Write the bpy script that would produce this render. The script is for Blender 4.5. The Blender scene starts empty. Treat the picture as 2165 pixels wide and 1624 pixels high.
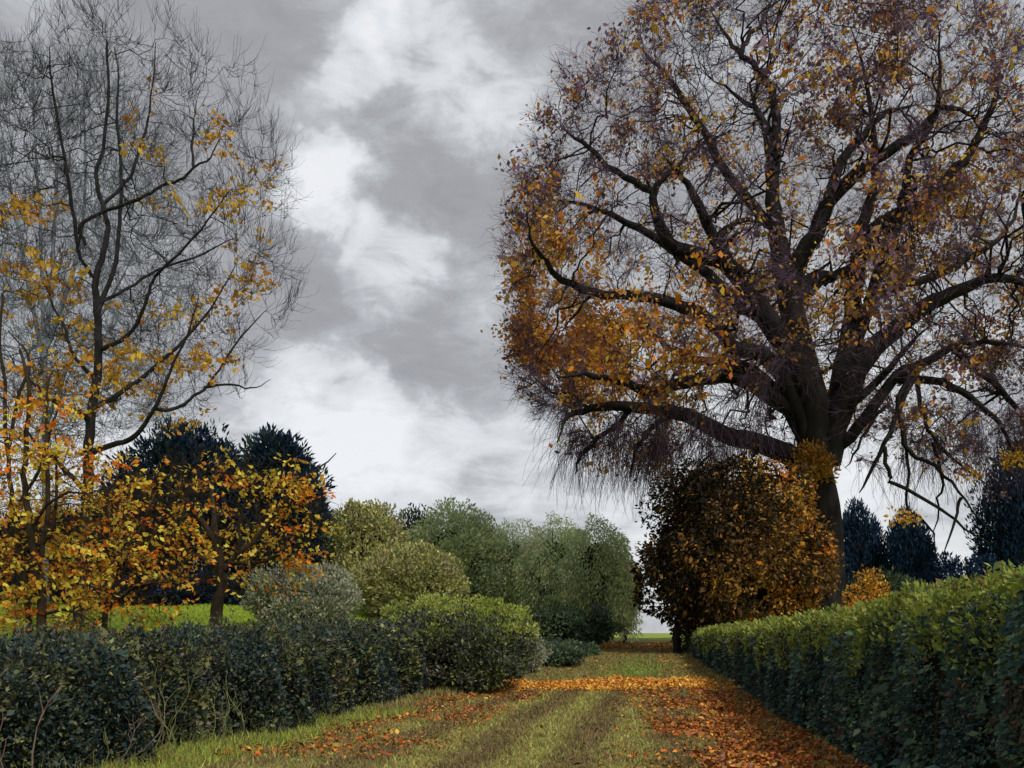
import bpy, math
import numpy as np
from mathutils import Vector

rng = np.random.default_rng(11)
C = bpy.context.scene.collection
SC = bpy.context.scene

# ------------------------------------------------------------------ camera
F, CX, HY, EYE = 2000.0, 1082.5, 1335.0, 1.7
cam_d = bpy.data.cameras.new("camera")
cam_d.sensor_width = 36.0
cam_d.lens = 36.0 * F / 2165.0
cam_d.shift_y = (HY - 812.0) / 2165.0
cam_d.clip_start, cam_d.clip_end = 0.1, 6000.0
cam = bpy.data.objects.new("camera", cam_d)
cam.location = (0, 0, EYE)
cam.rotation_euler = (math.radians(90), 0, 0)
C.objects.link(cam)
SC.camera = cam

# ------------------------------------------------------------------ sun and sky
SUN_DIR = Vector((0.42, -0.74, 0.80)).normalized()
sun_d = bpy.data.lights.new("sun", "SUN")
sun_d.energy = 1.5
sun_d.angle = math.radians(10)
sun_d.color = (1.0, 0.94, 0.84)
sun = bpy.data.objects.new("sun", sun_d)
sun.rotation_euler = SUN_DIR.to_track_quat('Z', 'Y').to_euler()
sun.location = SUN_DIR * 90
C.objects.link(sun)

world = bpy.data.worlds.new("World")
SC.world = world
world.use_nodes = True
nt = world.node_tree
nt.nodes.clear()
N, Lk = nt.nodes.new, nt.links.new


def mnode(op, a, b=None, c=None, clamp=False):
    n = N("ShaderNodeMath"); n.operation = op; n.use_clamp = clamp
    for i, v in enumerate((a, b, c)):
        if v is None: continue
        if isinstance(v, (int, float)): n.inputs[i].default_value = v
        else: Lk(v, n.inputs[i])
    return n.outputs[0]


out = N("ShaderNodeOutputWorld")
bg = N("ShaderNodeBackground")
tc = N("ShaderNodeTexCoord")
sky = N("ShaderNodeTexSky")
sky.sky_type = 'NISHITA'; sky.sun_disc = False
sky.sun_elevation = math.asin(SUN_DIR.z)
sky.sun_rotation = math.atan2(SUN_DIR.x, SUN_DIR.y)
# ragged cloud direction
nz0 = N("ShaderNodeTexNoise"); nz0.inputs["Scale"].default_value = 5.5; nz0.inputs["Detail"].default_value = 7
nz0.inputs["Roughness"].default_value = 0.6
Lk(tc.outputs["Generated"], nz0.inputs["Vector"])
vs = N("ShaderNodeVectorMath"); vs.operation = 'SUBTRACT'; vs.inputs[1].default_value = (0.5, 0.5, 0.5)
Lk(nz0.outputs["Color"], vs.inputs[0])
vm = N("ShaderNodeVectorMath"); vm.operation = 'SCALE'; vm.inputs["Scale"].default_value = 0.17
Lk(vs.outputs[0], vm.inputs[0])
va = N("ShaderNodeVectorMath"); va.operation = 'ADD'
Lk(tc.outputs["Generated"], va.inputs[0]); Lk(vm.outputs[0], va.inputs[1])
vn = N("ShaderNodeVectorMath"); vn.operation = 'NORMALIZE'; Lk(va.outputs[0], vn.inputs[0])
D = vn.outputs[0]
mp = N("ShaderNodeMapping"); mp.inputs["Scale"].default_value = (1.0, 1.0, 2.2)
mp.inputs["Rotation"].default_value = (0, math.radians(38), 0)
Lk(tc.outputs["Generated"], mp.inputs["Vector"])
nz1 = N("ShaderNodeTexNoise"); nz1.inputs["Scale"].default_value = 3.6; nz1.inputs["Detail"].default_value = 9
nz1.inputs["Roughness"].default_value = 0.58; nz1.inputs["Distortion"].default_value = 0.35
Lk(mp.outputs[0], nz1.inputs["Vector"])
f = mnode('MULTIPLY_ADD', nz1.outputs["Fac"], 1.35, -0.28)
nz2 = N("ShaderNodeTexNoise"); nz2.inputs["Scale"].default_value = 17; nz2.inputs["Detail"].default_value = 8
nz2.inputs["Roughness"].default_value = 0.62; nz2.inputs["Distortion"].default_value = .6
Lk(mp.outputs[0], nz2.inputs["Vector"])
f = mnode('ADD', f, mnode('MULTIPLY_ADD', nz2.outputs["Fac"], .8, -.40))
# cloud breaks (+) and heavy banks (-): direction in the sky, size, amount
BLOBS = [(870, 10, 95, .30), (800, 75, 80, .26), (725, 135, 80, .24), (655, 195, 80, .20), (590, 255, 90, .14), (645, 375, 100, .50), (930, 225, 110, .22), (720, 440, 100, .30),
         (820, 550, 105, .34), (1000, 190, 150, .20), (1120, 100, 200, .18), (690, 850, 150, .42), (850, 925, 140, .28), (1010, 850, 110, .18),
         (640, 980, 150, .16), (1150, 1020, 200, .20), (820, 1060, 150, .24), (1700, 1150, 420, .36),
         (940, 70, 100, -.16), (880, 320, 140, -.10), (770, 690, 190, -.10), (420, 90, 280, -.14), (960, 730, 150, -.08), (120, 1000, 200, .30)]
for px, py, r, a in BLOBS:
    d = Vector(((px - CX) / F, 1.0, (HY - py) / F)).normalized()
    dp = N("ShaderNodeVectorMath"); dp.operation = 'DOT_PRODUCT'; dp.inputs[1].default_value = d
    Lk(D, dp.inputs[0])
    ang = 1.25 * r / F / (1 + d.z * .4)
    mr = N("ShaderNodeMapRange"); mr.interpolation_type = 'SMOOTHSTEP'
    mr.inputs["From Min"].default_value = math.cos(ang); mr.inputs["From Max"].default_value = 1.0 - (1 - math.cos(ang)) * 0.1
    mr.inputs["To Min"].default_value = 0.0; mr.inputs["To Max"].default_value = a
    Lk(dp.outputs["Value"], mr.inputs["Value"])
    f = mnode('ADD', f, mr.outputs[0])
cr = N("ShaderNodeValToRGB")
els = cr.color_ramp.elements
SKY_K = 0.57
els[0].position = 0.0; els[0].color = (0.315 * SKY_K, 0.315 * SKY_K, 0.335 * SKY_K, 1)
els[1].position = 1.05 if False else 1.0; els[1].color = (0.86 * SKY_K, 0.875 * SKY_K, 0.90 * SKY_K, 1)
for p_, c_ in ((0.33, [v * SKY_K for v in (0.385, 0.39, 0.41)] + [1]), (0.52, [v * SKY_K for v in (0.50, 0.515, 0.54)] + [1]), (0.68, [v * SKY_K for v in (0.68, 0.70, 0.725)] + [1])):
    e = els.new(p_); e.color = c_
Lk(f, cr.inputs["Fac"])
sks = N("ShaderNodeMix"); sks.data_type = 'RGBA'; sks.blend_type = 'MULTIPLY'; sks.inputs[0].default_value = 1.0
Lk(sky.outputs[0], sks.inputs[6]); sks.inputs[7].default_value = (0.06, 0.06, 0.06, 1)
mx = N("ShaderNodeMix"); mx.data_type = 'RGBA'; mx.inputs[0].default_value = 0.94
Lk(sks.outputs[2], mx.inputs[6]); Lk(cr.outputs[0], mx.inputs[7])
Lk(mx.outputs[2], bg.inputs["Color"]); bg.inputs["Strength"].default_value = 1.0
Lk(bg.outputs[0], out.inputs["Surface"])

vs_ = SC.view_settings
vs_.view_transform = 'Standard'; vs_.look = 'None'; vs_.gamma = 1.0; vs_.use_curve_mapping = False
vs_.exposure = 0.85


# ------------------------------------------------------------------ place
def P(px, py, Y):
    return np.array([(px - CX) / F * Y, Y, EYE + (HY - py) / F * Y])


def sstep(a, b, t):
    t = np.clip((np.asarray(t, float) - a) / (b - a), 0, 1)
    return t * t * (3 - 2 * t)


LY = np.array([-60, 0, 12.5, 20, 27, 33, 38, 45, 55, 62, 140.])
LX = np.array([-16, -7.0, -4.15, -2.45, -0.75, .8, 2.1, 3.1, 5.2, 6.4, 20.])
RY_ = np.array([-60, 0, 6.8, 11.8, 18, 26, 35, 45, 50, 62, 140.])
RX_ = np.array([-4.2, 2.9, 3.68, 4.23, 5.0, 5.95, 7.0, 8.2, 8.8, 10.4, 20.5])


def edgeL(y): return np.interp(y, LY, LX)
def edgeR(y): return np.interp(y, RY_, RX_)


def gz(x, y):
    x = np.asarray(x, float); y = np.asarray(y, float)
    g = 1.3 * sstep(8, 75, y) - 0.035 * np.clip(y - 62, 0, 170) * sstep(62, 90, y)
    w = sstep(1.2, 8.5, edgeL(np.clip(y, -60, 140)) - x)
    lw = 2.2 * sstep(10, 45, y) * w
    und = 0.05 * np.sin(x * .7 + 1.3) * np.sin(y * .43) + 0.03 * np.sin(x * 1.9 + y * .8)
    return g + lw + und * sstep(3, 14, y)


# ------------------------------------------------------------------ materials
def new_mat(name):
    m = bpy.data.materials.new(name); m.use_nodes = True
    t = m.node_tree; t.nodes.clear()
    o = t.nodes.new("ShaderNodeOutputMaterial")
    return m, t, o


def leaf_material(name, transl=0.25, rough=0.6, spec=0.25):
    m, t, o = new_mat(name)
    at = t.nodes.new("ShaderNodeAttribute"); at.attribute_name = "tint"
    pb = t.nodes.new("ShaderNodeBsdfPrincipled")
    pb.inputs["Roughness"].default_value = rough; pb.inputs["Specular IOR Level"].default_value = spec
    tl = t.nodes.new("ShaderNodeBsdfTranslucent")
    mxs = t.nodes.new("ShaderNodeMixShader"); mxs.inputs[0].default_value = transl
    t.links.new(at.outputs["Color"], pb.inputs["Base Color"]); t.links.new(at.outputs["Color"], tl.inputs["Color"])
    t.links.new(pb.outputs[0], mxs.inputs[1]); t.links.new(tl.outputs[0], mxs.inputs[2])
    t.links.new(mxs.outputs[0], o.inputs[0])
    return m


def bark_material(name, c1, c2, scale=6.0, bump=0.5):
    m, t, o = new_mat(name)
    tcn = t.nodes.new("ShaderNodeTexCoord")
    mpn = t.nodes.new("ShaderNodeMapping"); mpn.inputs["Scale"].default_value = (1, 1, .35)
    nz = t.nodes.new("ShaderNodeTexNoise"); nz.inputs["Scale"].default_value = scale; nz.inputs["Detail"].default_value = 8
    rp = t.nodes.new("ShaderNodeValToRGB")
    rp.color_ramp.elements[0].position = .35; rp.color_ramp.elements[1].position = .7
    rp.color_ramp.elements[0].color = (*c1, 1); rp.color_ramp.elements[1].color = (*c2, 1)
    bp = t.nodes.new("ShaderNodeBump"); bp.inputs["Strength"].default_value = bump; bp.inputs["Distance"].default_value = .05
    pb = t.nodes.new("ShaderNodeBsdfPrincipled"); pb.inputs["Roughness"].default_value = .85
    pb.inputs["Specular IOR Level"].default_value = .2
    t.links.new(tcn.outputs["Object"], mpn.inputs[0]); t.links.new(mpn.outputs[0], nz.inputs["Vector"])
    t.links.new(nz.outputs["Fac"], rp.inputs[0]); t.links.new(rp.outputs[0], pb.inputs["Base Color"])
    t.links.new(nz.outputs["Fac"], bp.inputs["Height"]); t.links.new(bp.outputs[0], pb.inputs["Normal"])
    t.links.new(pb.outputs[0], o.inputs[0])
    return m


def ground_material(name, cols, attr=False, scale=.5):
    m, t, o = new_mat(name)
    tcn = t.nodes.new("ShaderNodeTexCoord")
    n1 = t.nodes.new("ShaderNodeTexNoise"); n1.inputs["Scale"].default_value = scale; n1.inputs["Detail"].default_value = 6
    n2 = t.nodes.new("ShaderNodeTexNoise"); n2.inputs["Scale"].default_value = 14; n2.inputs["Detail"].default_value = 6
    n3 = t.nodes.new("ShaderNodeTexNoise"); n3.inputs["Scale"].default_value = 90; n3.inputs["Detail"].default_value = 3
    for n in (n1, n2, n3): t.links.new(tcn.outputs["Object"], n.inputs["Vector"])
    ad = t.nodes.new("ShaderNodeMath"); ad.operation = 'MULTIPLY_ADD'; ad.inputs[1].default_value = .55
    t.links.new(n2.outputs["Fac"], ad.inputs[0]); t.links.new(n1.outputs["Fac"], ad.inputs[2])
    ad2 = t.nodes.new("ShaderNodeMath"); ad2.operation = 'MULTIPLY_ADD'; ad2.inputs[1].default_value = .35
    t.links.new(n3.outputs["Fac"], ad2.inputs[0]); t.links.new(ad.outputs[0], ad2.inputs[2])
    rp = t.nodes.new("ShaderNodeValToRGB")
    el = rp.color_ramp.elements
    el[0].position = .7; el[0].color = (*cols[0], 1); el[1].position = 1.2 if False else 1.0; el[1].color = (*cols[-1], 1)
    for i, c in enumerate(cols[1:-1]):
        e = el.new(.7 + .3 * (i + 1) / (len(cols) - 1)); e.color = (*c, 1)
    t.links.new(ad2.outputs[0], rp.inputs[0])
    bp = t.nodes.new("ShaderNodeBump"); bp.inputs["Strength"].default_value = .6; bp.inputs["Distance"].default_value = .04
    t.links.new(n3.outputs["Fac"], bp.inputs["Height"])
    pb = t.nodes.new("ShaderNodeBsdfPrincipled"); pb.inputs["Roughness"].default_value = .9
    pb.inputs["Specular IOR Level"].default_value = .15
    src = rp.outputs[0]
    if attr:
        at = t.nodes.new("ShaderNodeAttribute"); at.attribute_name = "tint"
        mm = t.nodes.new("ShaderNodeMix"); mm.data_type = 'RGBA'; mm.blend_type = 'MULTIPLY'; mm.inputs[0].default_value = 1
        t.links.new(src, mm.inputs[6]); t.links.new(at.outputs["Color"], mm.inputs[7]); src = mm.outputs[2]
    t.links.new(src, pb.inputs["Base Color"]); t.links.new(bp.outputs[0], pb.inputs["Normal"])
    t.links.new(pb.outputs[0], o.inputs[0])
    return m


M_LEAF = leaf_material("leaf", .38)
M_DENSE = leaf_material("dense_leaf", .18, .7, .12)
M_GRASS = leaf_material("grass_blade", .25, .7, .15)
M_FALLEN = leaf_material("fallen_leaf", .08, .7, .2)
M_BEECH = bark_material("beech_bark", (.006, .0055, .006), (.021, .018, .017), 3.0)
M_BTWIG = bark_material("beech_twig", (.060, .036, .066), (.13, .085, .13), 3.0, .1)
M_DARK = bark_material("dark_bark", (.010, .010, .012), (.032, .029, .030), 8.0)
M_GTWIG = bark_material("grey_twig", (.030, .027, .036), (.060, .055, .068), 6.0, .1)
M_BROWN = bark_material("brown_bark", (.020, .014, .008), (.055, .038, .020), 9.0)
M_BLUE = bark_material("blue_grey_bark", (.13, .16, .205), (.24, .27, .32), 6.0, .2)
M_PALE = bark_material("pale_stem", (.10, .075, .062), (.27, .205, .17), 12.0)
M_LIMEST = bark_material("lime_stem", (.09, .10, .035), (.25, .265, .11), 12.0)
M_CORE = bark_material("dark_core_fill", (.006, .007, .005), (.020, .020, .013), 9.0, .9)  # for the closed dark cores added inside dense plants


# ------------------------------------------------------------------ mesh helpers
def mesh_obj(name, V, faces, mat, parent=None, col=None, smooth=False, base=None, kind=None):
    """faces: list of integer arrays, each (n,k)"""
    V = np.asarray(V, np.float32).reshape(-1, 3)
    if base is not None: V = V - np.asarray(base, np.float32)
    me = bpy.data.meshes.new(name)
    me.vertices.add(len(V)); me.vertices.foreach_set("co", V.ravel())
    faces = [f_ for f_ in faces if len(f_)]
    loops = np.concatenate([f_.ravel() for f_ in faces]).astype(np.int32)
    tot = np.concatenate([np.full(len(f_), f_.shape[1], np.int32) for f_ in faces])
    st = np.concatenate([[0], np.cumsum(tot)[:-1]]).astype(np.int32)
    me.loops.add(len(loops)); me.loops.foreach_set("vertex_index", loops)
    me.polygons.add(len(tot)); me.polygons.foreach_set("loop_start", st); me.polygons.foreach_set("loop_total", tot)
    if smooth: me.polygons.foreach_set("use_smooth", np.ones(len(tot), bool))
    if col is not None:
        a = me.attributes.new("tint", 'FLOAT_COLOR', 'POINT')
        c4 = np.ones((len(V), 4), np.float32); c4[:, :3] = col
        a.data.foreach_set("color", c4.ravel())
    me.update(calc_edges=True)
    me.materials.append(mat)
    o = bpy.data.objects.new(name, me); C.objects.link(o)
    if parent is not None: o.parent = parent
    if kind: o["kind"] = kind
    return o


def thing(name, label, cat, loc, group=None):
    o = bpy.data.objects.new(name, None); o.empty_display_size = .3
    o.location = loc; C.objects.link(o)
    o["label"] = label; o["category"] = cat
    if group: o["group"] = group
    return o


def nrm(v): return v / np.maximum(np.linalg.norm(v, axis=-1, keepdims=True), 1e-9)


def tubes(Pt, R, k=4):
    """Pt (M,N,3), R (M,N) -> verts, faces"""
    Pt = np.asarray(Pt, float); M, n = Pt.shape[:2]
    T = nrm(np.gradient(Pt, axis=1))
    mean = nrm(T.mean(1))
    ref = np.where(np.abs(mean[:, 2:3]) > .8, np.array([[1., 0, 0]]), np.array([[0, 0, 1.]]))
    U = nrm(np.cross(T, ref[:, None, :])); W = np.cross(T, U)
    a = np.arange(k) * 2 * math.pi / k
    V = Pt[:, :, None, :] + R[:, :, None, None] * (np.cos(a)[None, None, :, None] * U[:, :, None, :] + np.sin(a)[None, None, :, None] * W[:, :, None, :])
    idx = np.arange(M * n * k).reshape(M, n, k)
    A = idx[:, :-1, :]; B = np.roll(A, -1, 2); D_ = idx[:, 1:, :]; E = np.roll(D_, -1, 2)
    q = np.stack([A, B, E, D_], -1).reshape(-1, 4)
    return V.reshape(-1, 3), q


def catmull(p, n):
    p = np.asarray(p, float); m = len(p)
    q = np.vstack([2 * p[0] - p[1], p, 2 * p[-1] - p[-2]])
    t = np.linspace(0, m - 1 - 1e-6, n); i = t.astype(int); u = (t - i)[:, None]
    a, b, c, d = q[i], q[i + 1], q[i + 2], q[i + 3]
    return .5 * ((2 * b) + (c - a) * u + (2 * a - 5 * b + 4 * c - d) * u ** 2 + (3 * b - a - 3 * c + d) * u ** 3)


def attach(targets, nodes, tang, rad, root, n=7, grow=.5, up=(0, 0, .3), wig=.06, rfac=.55, rlen=.012, rmin=.006, tip=.25):
    """Curved branches from the nearest suitable node of the parent wood to each target."""
    dn = np.linalg.norm(nodes - root, axis=1)
    res = []; radii = []
    for s in range(0, len(targets), 256):
        tg = targets[s:s + 256]
        d = np.linalg.norm(tg[:, None, :] - nodes[None], axis=2)
        dt = np.linalg.norm(tg - root, axis=1)
        pen = np.maximum(0, dn[None] - dt[:, None] + .12 * d) * 1.4
        j = np.argmin(d + pen, axis=1)
        a = nodes[j]; L = np.linalg.norm(tg - a, axis=1, keepdims=True)
        dirn = nrm(tg - a)
        t0 = nrm(tang[j] * .6 + dirn) * L * grow
        t1 = nrm(dirn + np.array(up)) * L * grow
        u = np.linspace(0, 1, n)[None, :, None]
        h00 = 2 * u ** 3 - 3 * u ** 2 + 1; h10 = u ** 3 - 2 * u ** 2 + u; h01 = -2 * u ** 3 + 3 * u ** 2; h11 = u ** 3 - u ** 2
        c = h00 * a[:, None] + h10 * t0[:, None] + h01 * tg[:, None] + h11 * t1[:, None]
        w = rng.normal(0, 1, c.shape) * wig * L[:, None] * np.sin(np.pi * np.linspace(0, 1, n))[None, :, None]
        c = c + w
        r0 = np.minimum(rad[j] * rfac, np.maximum(rmin, L[:, 0] * rlen))
        rr = r0[:, None] * (1 - (1 - tip) * np.linspace(0, 1, n)[None, :])
        res.append(c); radii.append(np.maximum(rr, rmin * .6))
    return np.concatenate(res), np.concatenate(radii)


def nodes_of(Pt, R, lo=0):
    T = nrm(np.gradient(Pt, axis=1))
    return Pt[:, lo:].reshape(-1, 3), T[:, lo:].reshape(-1, 3), R[:, lo:].reshape(-1)


def twigs(Pt, R, per, length, n=4, wig=.35, trop=(0, 0, .12), spread=.8, rmin=.005, lo=.25, jit=.5):
    """random-walk twigs along the given branches"""
    M, n0 = Pt.shape[:2]
    b = np.repeat(np.arange(M), per)
    t = rng.uniform(lo, 1, len(b)) * (n0 - 1 - 1e-6); i = t.astype(int); u = (t - i)[:, None]
    s = Pt[b, i] * (1 - u) + Pt[b, i + 1] * u
    tg = nrm(Pt[b, i + 1] - Pt[b, i])
    d = nrm(tg + spread * nrm(rng.normal(size=tg.shape)))
    L = length * rng.uniform(1 - jit, 1 + jit, len(b))[:, None] / (n - 1)
    out_ = [s]
    for k in range(n - 1):
        d = nrm(d + wig * rng.normal(size=d.shape) + np.array(trop))
        out_.append(out_[-1] + d * L)
    Q = np.stack(out_, 1)
    r0 = np.minimum(R[b, i] * .7, rmin * 1.6)
    rr = np.maximum(r0, rmin)[:, None] * np.linspace(1, .5, n)[None]
    return Q, rr


def leaf_mesh(pos, d, L, W, col, fold=.18):
    n = len(pos); d = nrm(d)
    r = rng.normal(size=(n, 3)); b = nrm(np.cross(d, r)); nn = np.cross(d, b)
    L = np.broadcast_to(np.asarray(L, float).reshape(-1, 1), (n, 1)); W = np.broadcast_to(np.asarray(W, float).reshape(-1, 1), (n, 1))
    m = pos + d * L * .48
    V = np.stack([pos, m + b * W * .5 + nn * W * fold, pos + d * L, m - b * W * .5 + nn * W * fold], 1)
    q = np.arange(n * 4).reshape(n, 4)
    return V.reshape(-1, 3), q, np.repeat(col, 4, 0)


def pick(pal, n, jit=.18, which=None):
    w = np.array([p[0] for p in pal], float); c = np.array([p[1] for p in pal], float)
    i = rng.choice(len(pal), n, p=w / w.sum()) if which is None else which
    return np.clip(c[i] * np.exp(rng.normal(0, jit, (n, 1))) * np.exp(rng.normal(0, jit * .3, (n, 3))), 0, .9)


def clumped(cen, rad, ncl, crad, nleaf, pal, shell=.85, zmin=-.8, hang=0., upw=.0, mix=.6, flat=1.0, rim=.35):
    """leaves on many clumps spread over an uneven crown; returns pos, dir, colour"""
    cen = np.asarray(cen, float); rad = np.asarray(rad, float)
    u = nrm(rng.normal(size=(ncl * 3, 3))); u = u[u[:, 2] > zmin][:ncl]
    ncl = len(u)
    k = shell * (1 - rng.random(ncl) ** 1.6 * .55)
    cc = cen + u * rad * k[:, None]
    cs = crad * rng.uniform(.55, 1.35, ncl)
    b = rng.choice(ncl, nleaf, p=cs ** 2 / np.sum(cs ** 2))
    v = nrm(rng.normal(size=(nleaf, 3)))
    rr = rng.random(nleaf) ** rim
    off = v * (cs[b] * rr)[:, None]; off[:, 2] *= flat
    if hang: off[:, 2] -= hang * rng.random(nleaf) ** 1.3 * cs[b]
    pos = cc[b] + off
    d = nrm(v + .5 * rng.normal(size=(nleaf, 3)) + np.array([0, 0, upw - hang * .8]))
    w = np.array([p[0] for p in pal], float)
    cw = rng.choice(len(pal), ncl, p=w / w.sum())
    own = rng.choice(len(pal), nleaf, p=w / w.sum())
    which = np.where(rng.random(nleaf) < mix, cw[b], own)
    return pos, d, pick(pal, nleaf, .2, which)


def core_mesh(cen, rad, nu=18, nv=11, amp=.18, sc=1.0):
    """lumpy closed dark core, added for shaded inner wood and old leaves"""
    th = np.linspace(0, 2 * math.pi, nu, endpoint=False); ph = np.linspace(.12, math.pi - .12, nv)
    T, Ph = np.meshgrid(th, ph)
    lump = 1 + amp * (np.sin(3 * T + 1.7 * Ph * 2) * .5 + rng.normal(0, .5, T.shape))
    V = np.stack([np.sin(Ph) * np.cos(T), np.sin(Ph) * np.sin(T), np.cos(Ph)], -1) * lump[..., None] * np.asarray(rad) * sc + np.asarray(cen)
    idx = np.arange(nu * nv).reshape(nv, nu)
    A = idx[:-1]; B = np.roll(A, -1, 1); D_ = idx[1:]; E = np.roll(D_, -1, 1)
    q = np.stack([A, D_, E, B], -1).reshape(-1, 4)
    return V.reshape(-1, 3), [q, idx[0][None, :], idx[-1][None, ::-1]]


def keep_above(pos, lift=.05):
    g = gz(pos[:, 0], pos[:, 1]) + lift
    return pos[:, 2] > g


# ------------------------------------------------------------------ ground, path, far field
def sheet(xs, ys, zoff=0.0):
    X, Y = np.meshgrid(xs, ys)
    Z = gz(X, Y) + zoff
    V = np.stack([X, Y, Z], -1).reshape(-1, 3)
    i = np.arange(X.size).reshape(X.shape)
    q = np.stack([i[:-1, :-1], i[:-1, 1:], i[1:, 1:], i[1:, :-1]], -1).reshape(-1, 4)
    return V, q


M_LAWN = ground_material("lawn", [(.10, .16, .018), (.19, .26, .03), (.27, .34, .045)], scale=.25)
M_PATH = ground_material("path_turf", [(.10, .075, .030), (.19, .175, .05), (.27, .26, .07)], attr=True, scale=.6)
xs = np.concatenate([-np.geomspace(2500, 62, 14), np.arange(-60, 70.1, .75), np.geomspace(72, 2500, 14)])
ys = np.concatenate([-np.geomspace(600, 12, 8), np.arange(-10, 150.1, .75), np.geomspace(152, 3500, 16)])
V, q = sheet(xs, ys)
o = mesh_obj("ground", V, [q], M_LAWN, smooth=True); o["kind"] = "structure"

# the mown grass ride: rows across, columns along it
yy = np.concatenate([np.arange(-8, 62.01, .3)])
ss = np.linspace(0, 1, 61)
Yg, Sg = np.meshgrid(yy, ss, indexing='ij')
Xg = edgeL(Yg) + (edgeR(Yg) - edgeL(Yg)) * Sg
Xg = Xg + (np.sin(Yg * 1.7) * .12 + np.sin(Yg * 4.1 + 2) * .07) * ((Sg < .02) | (Sg > .98))
V = np.stack([Xg, Yg, gz(Xg, Yg) + .022], -1).reshape(-1, 3)
i = np.arange(Yg.size).reshape(Yg.shape)
q = np.stack([i[:-1, :-1], i[:-1, 1:], i[1:, 1:], i[1:, :-1]], -1).reshape(-1, 4)


def stripe(s, y):
    """mower stripes: alternate passes leave pale and dark grass"""
    k = np.tanh(1.6 * np.sin(s * 2 * math.pi * 6.2 + .6 + .18 * np.sin(y * .5)))
    on = sstep(.10, .22, s) * (1 - sstep(.72, .86, s)) * (1 - sstep(23.5, 27, y))
    return on * k


st = (stripe(Sg, Yg) * (.55 + .45 * np.sin(Yg * 1.3 + Sg * 17) * np.sin(Sg * 31 + Yg * .7))).ravel()
tint = 1.0 + st[:, None] * np.array([.19, .27, .12])
o = mesh_obj("path", V, [q], M_PATH, col=tint, smooth=True); o["kind"] = "structure"

# grass blades on the ride and along its left verge
def ride_points(n, y0, y1, s0=-.06, s1=1.0, pw=1.0):
    y = y0 + (y1 - y0) * rng.random(n) ** pw
    s = rng.uniform(s0, s1, n)
    x = edgeL(y) + (edgeR(y) - edgeL(y)) * s
    return x, y, s


x, y, s = ride_points(130000, 9.5, 46, pw=1.7)
h = rng.uniform(.025, .06, len(x)) * (1 + y / 40)
h = h * (1 + .5 * np.sin(x * 5.3 + y * 2.1) * np.sin(y * 4.4 - x * 1.7))
h = np.where((s < .1), h * 2.2, h)
h = np.where((s > .93), h * 1.6, h)
base_c = pick([(3, (.28, .255, .09)), (2, (.37, .34, .12)), (2.4, (.22, .14, .08)), (.6, (.27, .29, .07))], len(x), .2)
k = stripe(s, y)[:, None]
base_c = np.clip(base_c * (1 + k * np.array([.25, .34, .17])), 0, 1)
lime = ((s < .10) & (y < 19))[:, None]
base_c = np.where(lime, base_c * np.array([1.05, 1.35, .8]), base_c)
gr = ((y > 27) & (y < 40) & (rng.random(len(y)) < .75 * np.exp(-((y - 32) / 5) ** 2 - ((s - .62) / .2) ** 2)))[:, None]
base_c = np.where(gr, base_c * np.array([.8, 1.35, .6]), base_c)
pos = np.stack([x, y, gz(x, y) + .02], -1)
d = nrm(np.stack([rng.normal(0, .45, len(x)), rng.normal(0, .45, len(x)), np.ones(len(x))], -1))
b = nrm(np.cross(d, rng.normal(size=d.shape)))
wd = (.006 + .0006 * y)[:, None]
V = np.stack([pos - b * wd, pos + b * wd, pos + d * h[:, None]], 1).reshape(-1, 3)
o = mesh_obj("grass", V, [np.arange(len(V)).reshape(-1, 3)], M_GRASS, col=np.repeat(base_c, 3, 0), kind="stuff")
o["label"] = "short olive green mown grass blades covering the garden path"; o["category"] = "grass"

# lawn grass on the bank at the left
n = 60000
y = rng.uniform(20, 60, n); x = edgeL(y) - rng.uniform(2, 30, n)
h = rng.uniform(.05, .12, n)
pos = np.stack([x, y, gz(x, y)], -1)
d = nrm(np.stack([rng.normal(0, .5, n), rng.normal(0, .5, n), np.ones(n)], -1))
b = nrm(np.cross(d, rng.normal(size=d.shape))); wd = .03
V = np.stack([pos - b * wd, pos + b * wd, pos + d * h[:, None]], 1).reshape(-1, 3)
o = mesh_obj("lawn_grass", V, [np.arange(len(V)).reshape(-1, 3)], M_GRASS, kind="stuff",
             col=np.repeat(pick([(2, (.30, .40, .035)), (1, (.22, .33, .03)), (.6, (.38, .44, .06))], n, .15), 3, 0))
o["label"] = "bright lime green lawn grass behind the dark left shrubs"; o["category"] = "lawn"

# fallen leaves: left strip, right strip against the hedge, two drifts across the ride
def strip(n, y0, y1, s0, s1, pw=1.0, bias=None):
    y = y0 + (y1 - y0) * rng.random(n) ** pw
    t = rng.random(n)
    if bias == 'r': t = 1 - (1 - t ** .55) if False else t ** .6
    if bias == 'l': t = t ** 1.7
    s = s0 + (s1 - s0) * t
    return edgeL(y) + (edgeR(y) - edgeL(y)) * s, y, s


parts = [strip(30000, 10.5, 26, .58, 1.0, 1.3, 'r'), strip(8000, 12, 26, .05, .36, 1.0, 'l'), strip(26000, 23.8, 27.0, .0, .93, 1.0),
         strip(1500, 26, 44, .70, 1.0), strip(3200, 43, 54, .1, 1.0), strip(900, 10, 40, .05, 1.0), strip(900, 28, 43, .05, .5)]
x = np.concatenate([p[0] for p in parts]); y = np.concatenate([p[1] for p in parts]); s_ = np.concatenate([p[2] for p in parts])
patch = np.sin(x * 2.1 + y * .9) + np.sin(x * .9 - y * 1.7 + 1) + rng.normal(0, .9, len(x))
drift = ((y > 23.4) & (y < 27.4)) | (y > 43)
kp = ((patch > -.2) & ((s_ < .5) | (s_ > .80 - .016 * (y - 10)) | (rng.random(len(x)) < .15))) | drift | ((s_ > .82) & (rng.random(len(x)) < .7))
x, y = x[kp], y[kp]; drift = drift[kp]; n = len(x)
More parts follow.
